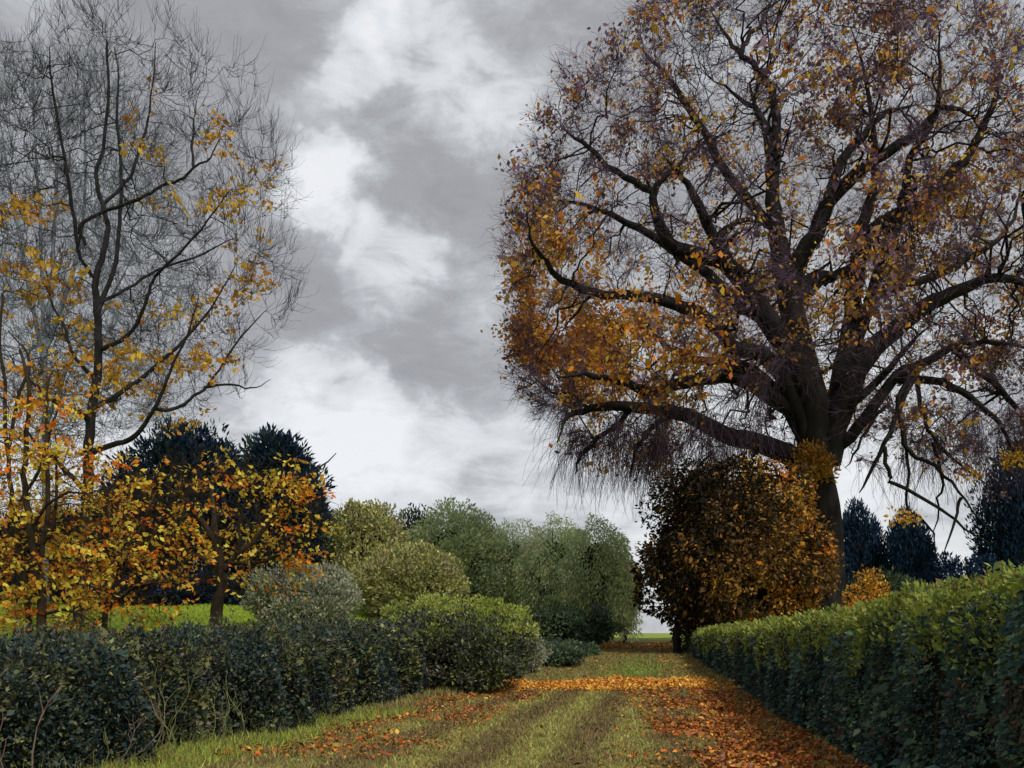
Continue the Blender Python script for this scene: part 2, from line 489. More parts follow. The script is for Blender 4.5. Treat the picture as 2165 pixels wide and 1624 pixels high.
col = pick([(3, (.50, .17, .03)), (2.6, (.33, .11, .03)), (1.2, (.62, .32, .06)), (2.6, (.17, .075, .045)), (.5, (.62, .12, .02))], n, .28)
gold = pick([(3, (.72, .36, .05)), (2, (.68, .25, .03)), (1, (.74, .50, .14))], n, .16)
col = np.where((drift & (y < 30) & (rng.random(n) < .85))[:, None], gold, col)
pos = np.stack([x, y, gz(x, y) + .045 + rng.random(n) * .05], -1)
d = nrm(np.stack([rng.normal(size=n), rng.normal(size=n), rng.normal(0, .45, n)], -1))
sz = .05 * np.exp(rng.normal(0, .32, n)) * (1 + .012 * y)
n_ = nrm(np.stack([rng.normal(0, .45, n), rng.normal(0, .45, n), np.ones(n)], -1)); b = nrm(np.cross(d, n_)); nn = np.cross(b, d)
m = pos + d * (sz * .45)[:, None]; w = (sz * .72)[:, None]
V = np.stack([pos, m + b * w * .5 + nn * w * .2, pos + d * sz[:, None], m - b * w * .5 + nn * w * .2], 1).reshape(-1, 3)
o = mesh_obj("fallen_leaves", V, [np.arange(len(V)).reshape(-1, 4)], M_FALLEN, col=np.repeat(col, 4, 0), kind="stuff")
o["label"] = "orange and golden fallen leaves drifted across the grass path"; o["category"] = "leaves"


def gauss(px, py, L):
    w = 0 * px
    for x0, y0, sx, sy, a in L: w = w + a * np.exp(-((px - x0) / sx) ** 2 - ((py - y0) / sy) ** 2)
    return w


# ------------------------------------------------------------------ big beech on the right
def px_poly(pts, Y0, dY, n, curve=1.0):
    """polyline traced in the picture, leaning dY metres nearer/farther along its length"""
    t = np.linspace(0, 1, len(pts))
    p = [P(a, b, Y0 + dY * (u ** curve)) for (a, b), u in zip(pts, t)]
    return catmull(p, n)


def jitter(p, a):
    k = rng.normal(0, a, p.shape); k[0] = 0
    return p + k


YB = 46.0
beech_base = np.array([*P(1748, 1330, YB)[:2], 0]); beech_base[2] = gz(beech_base[0], beech_base[1]) - .15
beech = thing("beech_tree", "huge spreading copper beech with dark limbs and thinning rust leaves behind the clipped hedge", "tree", beech_base)
tr = catmull([beech_base, P(1747, 1200, YB), P(1742, 1080, YB), P(1722, 980, YB), P(1712, 900, YB), P(1700, 830, YB), P(1690, 770, YB)], 24)
tr_r = np.interp(np.linspace(0, 1, 24), [0, .08, .3, .6, .8, 1], [1.2, .92, .80, .70, .42, .30])
V, q = tubes(tr[None], tr_r[None], 14)
mesh_obj("trunk", V, [q], M_BEECH, beech, smooth=True, base=beech_base)
LIMBS = [  # points, start radius px, end radius px, lean in metres
    ([(1728, 975), (1716, 880), (1685, 775), (1623, 673), (1567, 589), (1522, 550), (1427, 522), (1393, 477), (1382, 404), (1427, 359), (1472, 309)], 28, 6, -3.5),
    ([(1545, 572), (1511, 505), (1477, 432), (1449, 382), (1400, 330)], 13, 5, -1),
    ([(1734, 970), (1722, 850), (1674, 645), (1651, 561), (1640, 480), (1632, 400), (1629, 337), (1612, 252), (1567, 208), (1511, 174)], 30, 5, 2),
    ([(1632, 400), (1642, 270), (1634, 213), (1612, 163), (1567, 118), (1533, 73), (1500, 10)], 11, 4, 3),
    ([(1567, 118), (1578, 84), (1606, 50), (1640, -20)], 6, 4, 1),
    ([(1674, 600), (1690, 545), (1724, 494), (1747, 438), (1792, 382), (1837, 348), (1904, 303), (1960, 264), (1988, 228), (2044, 236), (2067, 269)], 20, 5, -3),
    ([(1747, 438), (1775, 350), (1820, 292), (1870, 241), (1932, 224)], 11, 5, 2.5),
    ([(1742, 975), (1768, 880), (1788, 760), (1800, 673), (1812, 560), (1822, 477), (1848, 393), (1850, 300), (1830, 180), (1800, 60)], 27, 5, 3.5),
    ([(1800, 750), (1820, 701), (1848, 606), (1893, 477), (1915, 393), (1926, 325), (1977, 252), (1990, 150), (1975, 40)], 14, 4, -4),
    ([(1812, 560), (1853, 482), (1904, 449), (1988, 387), (2044, 331), (2095, 236), (2110, 150)], 15, 8, -2),
    ([(1748, 980), (1772, 880), (1820, 775), (1876, 707), (1960, 645), (2016, 617), (2095, 589), (2200, 600), (2280, 570)], 27, 7, -2.5),
    ([(1760, 950), (1820, 898), (1893, 797), (1949, 769), (2016, 735), (2100, 724), (2190, 740)], 13, 5, -5),
    ([(1690, 880), (1600, 815), (1539, 797), (1455, 808), (1371, 830), (1315, 808), (1242, 791), (1180, 800)], 18, 5, -6),
    ([(1700, 975), (1602, 940), (1515, 909), (1429, 875), (1343, 858), (1260, 862), (1205, 880), (1180, 930)], 21, 5, -4.5),
    ([(1715, 965), (1680, 850), (1623, 757), (1556, 735), (1480, 665), (1427, 645), (1343, 623), (1270, 623), (1197, 595), (1152, 550), (1124, 505), (1113, 449)], 19, 4, -5),
    ([(1705, 950), (1655, 840), (1573, 774), (1483, 763), (1416, 735), (1371, 701), (1300, 690)], 14, 5, 3),
    ([(1382, 404), (1309, 365), (1242, 314), (1186, 269)], 7, 4, 2),
    ([(1511, 505), (1560, 470), (1610, 470)], 8, 4, 2),
    ([(1800, 720), (1846, 640), (1900, 600), (1960, 590), (2060, 540), (2140, 470), (2160, 380)], 13, 5, 5),
    ([(1674, 645), (1720, 590), (1770, 585), (1830, 540), (1870, 470), (1940, 420), (2040, 360)], 14, 4, 6),
    ([(1650, 700), (1560, 640), (1470, 560), (1350, 480), (1250, 440), (1160, 420)], 15, 4, 5.5),
    ([(1640, 480), (1560, 400), (1470, 250), (1400, 150), (1340, 90)], 12, 4, 5),
    ([(1740, 944), (1796, 858), (1856, 806), (1903, 750), (1965, 690)], 10, 5, -4),
    ([(1893, 800), (1940, 805), (2011, 815), (2076, 858), (2119, 905), (2150, 980)], 9, 4, -1),
    ([(1925, 780), (1900, 850), (1903, 879), (1921, 957), (1981, 991), (2033, 1052), (2097, 1125)], 5.58, 2.48, -1.5),
    ([(1938, 805), (1955, 875), (1972, 922), (2033, 987), (2097, 1034)], 4.34, 2.48, .6),
    ([(1938, 780), (1895, 879), (1856, 970), (1817, 1047)], 5.58, 3.72, -.8),
    ([(1880, 860), (1856, 875), (1820, 935), (1787, 991)], 4.34, 2.48, .5),
    ([(1870, 945), (1880, 1000), (1890, 1020), (1968, 1060), (2033, 1108), (2097, 1150)], 4.34, 2.48, -.4),
    ([(1905, 900), (1925, 990), (1912, 1060), (1970, 1120), (1975, 1160)], 3.1, 1.86, .5),
    ([(1972, 935), (1990, 1010), (1985, 1060), (1970, 1150)], 3.1, 1.86, .5),
    ([(2033, 1052), (2020, 1100), (1990, 1180)], 3.1, 1.86, .3),
    ([(2016, 735), (2090, 800), (2150, 870), (2190, 960)], 8, 4, 3),
    ([(1429, 875), (1380, 900), (1340, 960), (1330, 1020)], 6, 3, -1),
    ([(1343, 858), (1290, 910), (1230, 960), (1215, 1010)], 6, 3, 1),
]
segsP, segsR, segsT = [], [], []
for pts, r0, r1, lean in LIMBS:
    # start depth: nearest wood already built
    if segsP:
        allp = np.concatenate(segsP + [tr]); pxs = CX + allp[:, 0] / allp[:, 1] * F; pys = HY - (allp[:, 2] - EYE) / allp[:, 1] * F
        j = np.argmin((pxs - pts[0][0]) ** 2 + (pys - pts[0][1]) ** 2); Y0 = allp[j, 1]
    else: Y0 = YB
    n = max(8, 3 * len(pts))
    p = px_poly(pts, Y0, lean, n); p = jitter(p, .05)
    r = 1.1 * np.linspace(r0 ** .6, r1 ** .6, n) ** (1 / .6) / F * YB * (1 - .75 * np.linspace(0, 1, n) ** 5)
    V, q = tubes(p[None], r[None], 9 if r0 > 10 else 6)
    mesh_obj("limb", V, [q], M_BEECH, beech, smooth=True, base=beech_base)
    segsP.append(p); segsR.append(r); segsT.append(nrm(np.gradient(p, axis=0)))
nP, nR, nT = np.concatenate(segsP), np.concatenate(segsR), np.concatenate(segsT)
bc = P(1690, 480, YB); bx, bzU, bzL, by = 14.5, 12.5, 12.3, 8.6


def in_beech(p, k=1.0):
    dx = (p[:, 0] - bc[0]) / bx; dz = p[:, 2] - bc[2]; dy = (p[:, 1] - bc[1]) / by
    u = np.where(dz > 0, (dz / bzU) ** 2 + dx ** 2 + dy ** 2, (np.abs(dz) / bzL) ** 4 + np.abs(dx) ** 3.2 + dy ** 2)
    lump = 1 + .10 * np.sin(p[:, 0] * .9 + 1) * np.sin(p[:, 2] * .8) + .05 * np.sin(p[:, 0] * 2.3 + p[:, 2] * 1.9)
    mid = (np.abs(p[:, 0] - P(1720, 0, YB)[0] + 1.0) < 6.0) & (p[:, 2] < P(0, 960, YB)[2])
    lowr = (p[:, 0] > P(1780, 0, YB)[0]) & (p[:, 2] < P(0, 960, YB)[2])
    return (u * lump < k) & ~mid & ~(lowr & (rng.random(len(p)) < .75)), u


def sample_beech(n, shell=0.0, k=1.0):
    acc = []
    while sum(len(a) for a in acc) < n:
        p = bc + rng.uniform(-1, 1, (n * 3, 3)) * np.array([bx * 1.1, by * 1.05, 13.5])
        ok, u = in_beech(p, k)
        ok &= rng.random(len(p)) < (shell + (1 - shell) * np.clip(u, 0, 1))
        acc.append(p[ok])
    return np.concatenate(acc)[:n]


root_b = P(1715, 930, YB)
tg = sample_beech(520, .35, .92)
b1, r1 = attach(tg, nP, nT, nR, root_b, n=9, up=(0, 0, .15), wig=.05, rfac=.5, rlen=.016, rmin=.035, tip=.3)
V, q = tubes(b1, r1, 5)
mesh_obj("branches", V, [q], M_BEECH, beech, base=beech_base, kind="stuff")
a_, t_, rr_ = nodes_of(b1, r1, 2)
tg2 = sample_beech(3600, .15, 1.0)
b2, r2 = attach(tg2, np.concatenate([a_, nP]), np.concatenate([t_, nT]), np.concatenate([rr_, nR]), root_b, n=6, up=(0, 0, .1), wig=.06, rfac=.6, rlen=.012, rmin=.017, tip=.4)
t3, r3 = twigs(b2, r2, 4, 1.05, n=4, wig=.4, trop=(0, 0, .02), rmin=.0095, lo=.3)
_, ur = in_beech(b2[:, -1], 9)
rimm = ur > .72
t4, r4 = twigs(b2[rimm], r2[rimm], 15, .95, n=4, wig=.4, trop=(0, 0, .05), rmin=.0095, lo=.35)
t3 = np.concatenate([t3, t4]); r3 = np.concatenate([r3, r4])
# twigs hanging from the low left limbs
lowm = (b2[:, -1, 2] < P(0, 880, YB)[2]) & (np.abs(b2[:, -1, 0] - beech_base[0]) > 3.5)
th, rh = twigs(b2[lowm], r2[lowm], 13, 2.6, n=6, wig=.25, trop=(0, 0, -.5), rmin=.011, lo=.2)
v1, q1 = tubes(b2, r2, 4); v2, q2 = tubes(t3, r3, 3); v3, q3 = tubes(th, rh, 3)
mesh_obj("twigs", np.concatenate([v1, v2, v3]), [q1, q2 + len(v1), q3 + len(v1) + len(v2)], M_BTWIG, beech, base=beech_base, kind="stuff")


def beech_leaves():
    tp = np.concatenate([t3.reshape(-1, 3), b2[:, 2:].reshape(-1, 3), th.reshape(-1, 3)])
    dx = (tp[:, 0] - bc[0]) / bx; dz = (tp[:, 2] - bc[2]) / bzU
    ok, u = in_beech(tp, 9)
    lump = np.sin(tp[:, 0] * .55 + tp[:, 2] * .35) + np.sin(tp[:, 2] * .75 - tp[:, 0] * .3 + tp[:, 1] * .3) + .6 * np.sin(tp[:, 1] * .8 + tp[:, 0])
    rim = sstep(.55, .95, u)
    bare = sstep(-.1, .55, dz - .5 * dx)          # top left is nearly bare
    w = np.clip(.50 + .8 * lump, .01, None) * np.where(tp[:, 1] < YB - 1.5, .5, 1.15) * (1 + .1 * rim) * (1 - .72 * bare * (1 - .55 * rim))
    w *= 1 + 1.5 * np.exp(-((dx + .72) ** 2 / .08 + (dz + .40) ** 2 / .12))
    pxs = CX + tp[:, 0] / tp[:, 1] * F; pys = HY - (tp[:, 2] - EYE) / tp[:, 1] * F
    w = w * np.where((pxs > 1770) & (pys > 900), .22, 1) * np.where((pxs < 1770) & (pys > 860), .10, 1)
    w = w * (1 + 1.3 * gauss(pxs, pys, [(1560, 300, 90, 60, 1), (1800, 150, 130, 110, 1), (1950, 430, 130, 90, 1), (1800, 620, 80, 120, .9), (1450, 620, 170, 70, .8), (1200, 760, 150, 90, .8)]))
    n = 52000
    i = np.repeat(rng.choice(len(tp), n // 13, p=w / w.sum()), 13)
    p = tp[i] + rng.normal(0, .30, (n, 3)) * np.array([1, 1, .8])
    dxi, dzi, ri, li = dx[i], dz[i], rim[i], lump[i]
    # colours: bright orange low left, ochre in the middle, purple brown at the outside
    wt = np.stack([.6 + 3.2 * np.exp(-((dxi + .75) ** 2 / .08 + (dzi + .38) ** 2 / .10)),      # orange
                   1.5 + 0 * dxi,                                                          # ochre
                   .5 + 0 * dxi,                                                          # brown
                   (.8 - .5 * ri) + .9 * (np.exp(-((dxi + .6) ** 2 / .08 + (dzi + .15) ** 2 / .1)) + .6 * (li > 1.1)),  # gold
                   .10 + 5.5 * ri * np.where((dxi < -.35) & (dzi < .0), .22, 1) + 1.3 * (dxi > .35) * (dzi < 0),                           # purple brown
                   .4 + 0 * dxi], 1)                                                      # rust
    wt = wt / wt.sum(1, keepdims=True)
    c = (wt.cumsum(1) < rng.random(n)[:, None]).sum(1)
    pal = [(1, (.78, .29, .03)), (1, (.62, .33, .06)), (1, (.38, .20, .08)), (1, (.80, .50, .07)), (1, (.20, .115, .185)), (1, (.60, .18, .03))]
    col = pick(pal, n, .2, np.minimum(c, 5))
    d = nrm(rng.normal(size=(n, 3)) + np.array([0, 0, -.5]))
    L = .22 * np.exp(rng.normal(0, .3, n))
    return leaf_mesh(p, d, L, L * .6, col)


V, q, c = beech_leaves()
mesh_obj("crown", V, [q], M_LEAF, beech, col=c, base=beech_base, kind="stuff")


# ------------------------------------------------------------------ bare and autumn trees at the left
def traced_tree(name, label, cat, Y, trunk_pts, trunk_r, limbs, env, n1, n2, ntw, twl, mats, leaves=None, group=None, trop=(0, 0, .35),
                twr=.006, lean=0.0, foot=None, wig=.06, limbname="limb", twtrop=(0, 0, .2), twspread=.6):
    x0, yy0 = P(trunk_pts[0][0], trunk_pts[0][1], Y)[:2]
    zb = gz(x0, yy0) - .1
    base = np.array([x0, yy0, float(zb)])
    th_ = thing(name, label, cat, base, group)
    pts3 = [base] + [P(a, b_, Y) for a, b_ in trunk_pts[1:]]
    n = 3 * len(pts3) + 4
    tp = jitter(catmull(pts3, n), .012)
    rr = np.linspace(trunk_r[0] ** .7, trunk_r[1] ** .7, n) ** (1 / .7) / F * Y
    rr[0] *= 1.35
    V, q = tubes(tp[None], rr[None], 9)
    mesh_obj("trunk", V, [q], mats[0], th_, smooth=True, base=base)
    PP, RR, TT = [tp], [rr], [nrm(np.gradient(tp, axis=0))]
    for pts, r0, r1, ln in limbs:
        allp = np.concatenate(PP); pxs = CX + allp[:, 0] / allp[:, 1] * F; pys = HY - (allp[:, 2] - EYE) / allp[:, 1] * F
        j = np.argmin((pxs - pts[0][0]) ** 2 + (pys - pts[0][1]) ** 2)
        m = max(6, 3 * len(pts))
        p = jitter(px_poly(pts, allp[j, 1], ln, m), .012)
        r = np.linspace(r0, r1, m) / F * Y * (1 - .6 * np.linspace(0, 1, m) ** 5)
        V, q = tubes(p[None], r[None], 6)
        mesh_obj(limbname, V, [q], mats[0], th_, smooth=True, base=base)
        PP.append(p); RR.append(r); TT.append(nrm(np.gradient(p, axis=0)))
    aP, aR, aT = np.concatenate(PP), np.concatenate(RR), np.concatenate(TT)
    cx, cy, rx, rzu, rzl, ry = env       # px centre, px radii, depth radius metres
    cen = P(cx, cy, Y); sx, su, sl = rx / F * Y, rzu / F * Y, rzl / F * Y

    def samp(n, sh):
        acc = []
        while sum(map(len, acc)) < n:
            p = cen + rng.uniform(-1, 1, (n * 3, 3)) * np.array([sx, ry, max(su, sl)])
            dz = p[:, 2] - cen[2]
            u = ((p[:, 0] - cen[0]) / sx) ** 2 + ((p[:, 1] - cen[1]) / ry) ** 2 + (dz / np.where(dz > 0, su, sl)) ** 2
            u *= 1 + .12 * np.sin(p[:, 0] * 2.1) * np.sin(p[:, 2] * 1.7)
            ok = (u < 1) & (rng.random(len(p)) < sh + (1 - sh) * np.clip(u, 0, 1)) & (p[:, 2] > zb + .8)
            acc.append(p[ok])
        return np.concatenate(acc)[:n]
    root = tp[len(tp) // 3]
    k0 = len(tp) // 4
    b1, r1 = attach(samp(n1, .4), aP[k0:], aT[k0:], aR[k0:], root, n=8, up=trop, wig=wig, rfac=.6, rlen=.011, rmin=twr * 2.2, tip=.35)
    a_, t_, rr_ = nodes_of(b1, r1, 2)
    b2, r2 = attach(samp(n2, .2), np.concatenate([a_, aP[k0:]]), np.concatenate([t_, aT[k0:]]), np.concatenate([rr_, aR[k0:]]), root,
                    n=6, up=trop, wig=wig, rfac=.6, rlen=.008, rmin=twr * 1.3, tip=.45)
    v1, q1 = tubes(b1, r1, 4); v2, q2 = tubes(b2, r2, 3)
    mesh_obj("branches", np.concatenate([v1, v2]), [q1, q2 + len(v1)], mats[1], th_, base=base, kind="stuff")
    tw, rt = (b2, r2)
    if ntw:
        tw, rt = twigs(b2, r2, ntw, twl, n=4, wig=.28, trop=twtrop, rmin=twr, lo=.25, spread=twspread)
        v, q = tubes(tw, rt, 3)
        mesh_obj("twigs", v, [q], mats[1], th_, base=base, kind="stuff")
    if leaves:
        nclu, per, size, pal, wfun, spread, elong = leaves
        cand = np.concatenate([tw[:, 1:].reshape(-1, 3), b2[:, 3:].reshape(-1, 3)])
        pxs = CX + cand[:, 0] / cand[:, 1] * F; pys = HY - (cand[:, 2] - EYE) / cand[:, 1] * F
        w = wfun(pxs, pys); w = np.clip(w, 0, None)
        i = rng.choice(len(cand), nclu, p=w / w.sum())
        cc = cand[i]
        ax = nrm(rng.normal(size=(nclu, 3)) * np.array([1, 1, .28]))
        ci = rng.choice(len(pal), nclu, p=np.array([a[0] for a in pal]) / sum(a[0] for a in pal))
        npl = rng.integers(max(1, per // 2), per + per // 2 + 1, nclu)
        b_ = np.repeat(np.arange(nclu), npl); nl = len(b_)
        pos = cc[b_] + ax[b_] * rng.uniform(-1, 1, (nl, 1)) * spread * elong + rng.normal(0, spread * .4, (nl, 3))
        own = rng.choice(len(pal), nl, p=np.array([a[0] for a in pal]) / sum(a[0] for a in pal))
        col = pick(pal, nl, .15, np.where(rng.random(nl) < .75, ci[b_], own))
        d = nrm(ax[b_] * .8 + rng.normal(size=(nl, 3)) * .6 + np.array([0, 0, -.4]))
        L = size * rng.uniform(.7, 1.3, nl)
        g = keep_above(pos, .02)
        V, q, c = leaf_mesh(pos[g], d[g], L[g], L[g] * .6, col[g])
        mesh_obj("crown", V, [q], M_LEAF, th_, col=c, base=base, kind="stuff")
    return th_


YELLOW = [(3, (0.770, 0.462, 0.055)), (2, (0.682, 0.363, 0.044)), (1, (0.572, 0.242, 0.033))]
AMBER = [(3, (.78, .46, .05)), (2, (.76, .30, .025)), (3.6, (.80, .62, .08)), (1.3, (.80, .19, .015)), (.3, (.46, .22, .035))]


bare_leaf = lambda a, b_: gauss(a, b_, [(300, 270, 30, 70, 1.2), (75, 590, 60, 40, 2.2), (470, 430, 90, 35, 1.8), (530, 590, 50, 60, 2.2), (430, 660, 70, 25, 1.6),
                                        (470, 300, 30, 40, .7), (380, 750, 110, 40, 1.6), (60, 440, 60, 40, .9), (120, 650, 90, 30, 1.0), (400, 900, 80, 40, 1.6), (540, 360, 40, 40, .5),
                                        (120, 790, 70, 50, 2.5), (260, 800, 90, 50, 1.3), (250, 560, 400, 350, .004)])
traced_tree("bare_tree", "tall nearly bare dark tree with sparse yellow leaves rising from the left shrubs", "tree", 24.0,
            [(165, 1370), (170, 1250), (186, 1050), (188, 960), (192, 880), (205, 800), (208, 720), (204, 640), (202, 591), (217, 542), (227, 483), (217, 433), (202, 374), (217, 315), (230, 200), (225, 90)],
            (13, 2.5),
            [([(188, 985), (196, 957), (241, 940), (284, 922), (315, 884), (340, 836), (362, 776), (400, 700), (420, 620)], 7, 2, -1.5),
             ([(325, 865), (366, 866), (409, 840), (440, 815), (465, 776), (520, 700), (560, 660)], 4, 2, 1),
             ([(431, 819), (487, 812), (534, 822), (575, 800)], 3, 1, .5),
             ([(200, 862), (259, 828), (319, 784), (379, 728), (440, 660), (500, 560)], 6, 2.5, 1.5),
             ([(190, 897), (172, 875), (116, 849), (78, 819), (30, 770)], 6, 3, -1),
             ([(200, 800), (172, 772), (151, 741), (140, 700), (110, 640), (95, 560)], 5, 2.5, 1),
             ([(183, 1043), (129, 983), (86, 948), (50, 900)], 6, 3, -1),
             ([(212, 739), (236, 729), (276, 704), (305, 650), (320, 601), (345, 567), (419, 493), (480, 410)], 5, 2.5, -1.5),
             ([(212, 640), (276, 606), (335, 571), (420, 540), (500, 500)], 4, 2, 2),
             ([(208, 660), (240, 570), (250, 500), (256, 429), (254, 345), (246, 246), (251, 172), (241, 100)], 5, 2.5, 1.5),
             ([(180, 520), (172, 478), (217, 448), (276, 429), (310, 414), (340, 394), (384, 379), (409, 355), (443, 335), (463, 296)], 4, 2.5, -1),
             ([(202, 591), (180, 560), (165, 520), (180, 470)], 4, 3.5, -.6),
             ([(409, 355), (405, 300), (412, 240)], 3, 2, .5),
             ([(217, 433), (270, 380), (300, 300), (318, 220), (330, 90)], 4, 2, 1.5),
             ([(165, 520), (150, 420), (130, 300), (110, 180), (105, 100)], 4, 2, -1.5)],
            (255, 520, 385, 500, 400, 3.6), 170, 1300, 6, .62, (M_DARK, M_GTWIG),
            (250, 10, .16, YELLOW, bare_leaf, .15, 2.0), trop=(0, 0, .95), twr=.0048, twtrop=(.0, 0, .42), twspread=.4)
traced_tree("bare_tree", "pale blue grey slender bare tree standing behind the tall dark left tree", "tree", 38.0,
            [(96, 1340), (95, 1000), (96, 740), (90, 640), (84, 443), (74, 296), (70, 123)], (7, 1.5),
            [([(95, 760), (110, 600), (118, 420), (125, 250), (150, 120)], 5, 2, 1), ([(95, 780), (60, 600), (20, 380), (0, 260)], 5, 2, -1),
             ([(96, 740), (140, 620), (175, 480), (180, 300), (175, 150)], 5, 2, 1.5), ([(97, 900), (150, 760), (230, 640), (270, 560)], 5, 2, -1)],
            (130, 560, 300, 470, 430, 3.5), 150, 1300, 8, 1.0, (M_BLUE, M_BLUE), trop=(0, 0, .6), twr=.008, twtrop=(0, 0, .35))

SAP = "saplings with orange leaves at the left edge"
sapw = lambda a, b_: sstep(700, 1080, b_) * 1.0 + gauss(a, b_, [(90, 800, 60, 50, .8)])
traced_tree("sapling", "multi-stemmed sapling at the far left edge full of orange and yellow leaves", "sapling", 17.5,
            [(65, 1375), (62, 1280), (43, 1181), (30, 1086), (17, 957), (9, 836), (0, 700), (8, 620)], (7, 2.5),
            [([(30, 1086), (80, 1000), (114, 892), (130, 830)], 4, 2, -.5), ([(43, 1181), (10, 1120), (-40, 1040)], 4, 2, .5), ([(17, 957), (40, 840), (62, 760), (20, 700)], 4, 3, .4)],
            (30, 1060, 150, 330, 260, 1.5), 60, 420, 3, .35, (M_BROWN, M_BROWN), (160, 14, .108, AMBER, sapw, .12, 3.0), SAP, twr=.004)
traced_tree("sapling", "slim dark-stemmed orange sapling just left of the tall bare trunk", "sapling", 16.0,
            [(88, 1395), (88, 1267), (78, 1202), (65, 1116), (52, 1017), (56, 935), (60, 815), (43, 740)], (11, 3),
            [([(78, 1202), (92, 1150), (101, 1050), (101, 944), (99, 828), (110, 780)], 6, 3, .4), ([(65, 1116), (110, 1060), (160, 1040), (210, 1060)], 4, 2, -.5),
             ([(92, 1150), (116, 1100), (118, 987), (114, 892)], 4, 2, -.3), ([(88, 1300), (150, 1290), (220, 1330)], 4, 2, -.6)],
            (110, 1120, 170, 330, 260, 1.4), 60, 420, 3, .33, (M_BROWN, M_BROWN), (165, 14, .104, AMBER, sapw, .11, 3.0), SAP, twr=.004)
traced_tree("sapling", "low bushy orange sapling spreading between the bare trunk and small autumn tree", "sapling", 19.0,
            [(215, 1380), (222, 1290), (235, 1200), (230, 1100), (215, 1010)], (7, 3),
            [([(235, 1200), (290, 1130), (330, 1040)], 5, 2, .6), ([(222, 1290), (290, 1240), (370, 1230)], 5, 2, -.6), ([(230, 1220), (160, 1150), (120, 1080)], 4, 2, -.4)],
            (235, 1170, 170, 200, 190, 1.6), 50, 380, 3, .35, (M_BROWN, M_BROWN), (95, 14, .112, AMBER, lambda a, b_: 1 + 0 * a, .13, 3.0), SAP, twr=.0045)
traced_tree("autumn_tree", "small spreading tree with forked trunk and orange yellow leaves on the lawn edge", "tree", 21.0,
            [(456, 1400), (456, 1300), (470, 1240), (462, 1170), (455, 1120)], (15, 8),
            [([(462, 1170), (440, 1120), (410, 1085), (395, 1060), (330, 1010)], 8, 3, -.8), ([(456, 1130), (452, 1080), (448, 1030), (470, 960)], 7, 3, .8),
             ([(470, 1210), (500, 1170), (506, 1100), (530, 1040)], 6, 3, -.5), ([(500, 1170), (550, 1130), (600, 1060), (650, 1010), (710, 960)], 7, 2.5, .6),
             ([(465, 1190), (400, 1170), (330, 1140), (260, 1130)], 6, 2.5, -1), ([(485, 1190), (540, 1190), (600, 1170)], 5, 2, -1)],
            (455, 1115, 262, 165, 150, 2.4), 80, 700, 3, .4, (M_BROWN, M_BROWN),
            (195, 14, .118, AMBER, lambda a, b_: 1 + gauss(a, b_, [(600, 1020, 110, 60, 1.4), (690, 970, 40, 30, 1.6)]), .14, 3.0), twr=.0045, trop=(0, 0, .2))


# ------------------------------------------------------------------ rounded shrubs and dense trees
def wood_inside(th_, base, cen, rad, n, r, mat, name="stem", spread=.35, z0=None):
    for k in range(n):
        a = rng.uniform(0, 2 * math.pi); s0 = base + np.array([math.cos(a), math.sin(a), 0]) * spread * min(rad[0], rad[1]) * rng.uniform(.15, .8)
        e = np.asarray(cen) + nrm(rng.normal(size=3)) * np.asarray(rad) * .75; e[2] = abs(e[2] - cen[2]) + cen[2]
        s0[2] = float(gz(s0[0], s0[1])) - .05
        m = (s0 + e) / 2 + rng.normal(0, .12, 3) * np.asarray(rad)
        p = jitter(catmull([s0, m * .6 + s0 * .4, m, e], 9), .02 * rad[0])
        V, q = tubes(p[None], (r * np.linspace(1, .4, 9))[None], 5)
        mesh_obj(name, V, [q], mat, th_, smooth=True, base=base)


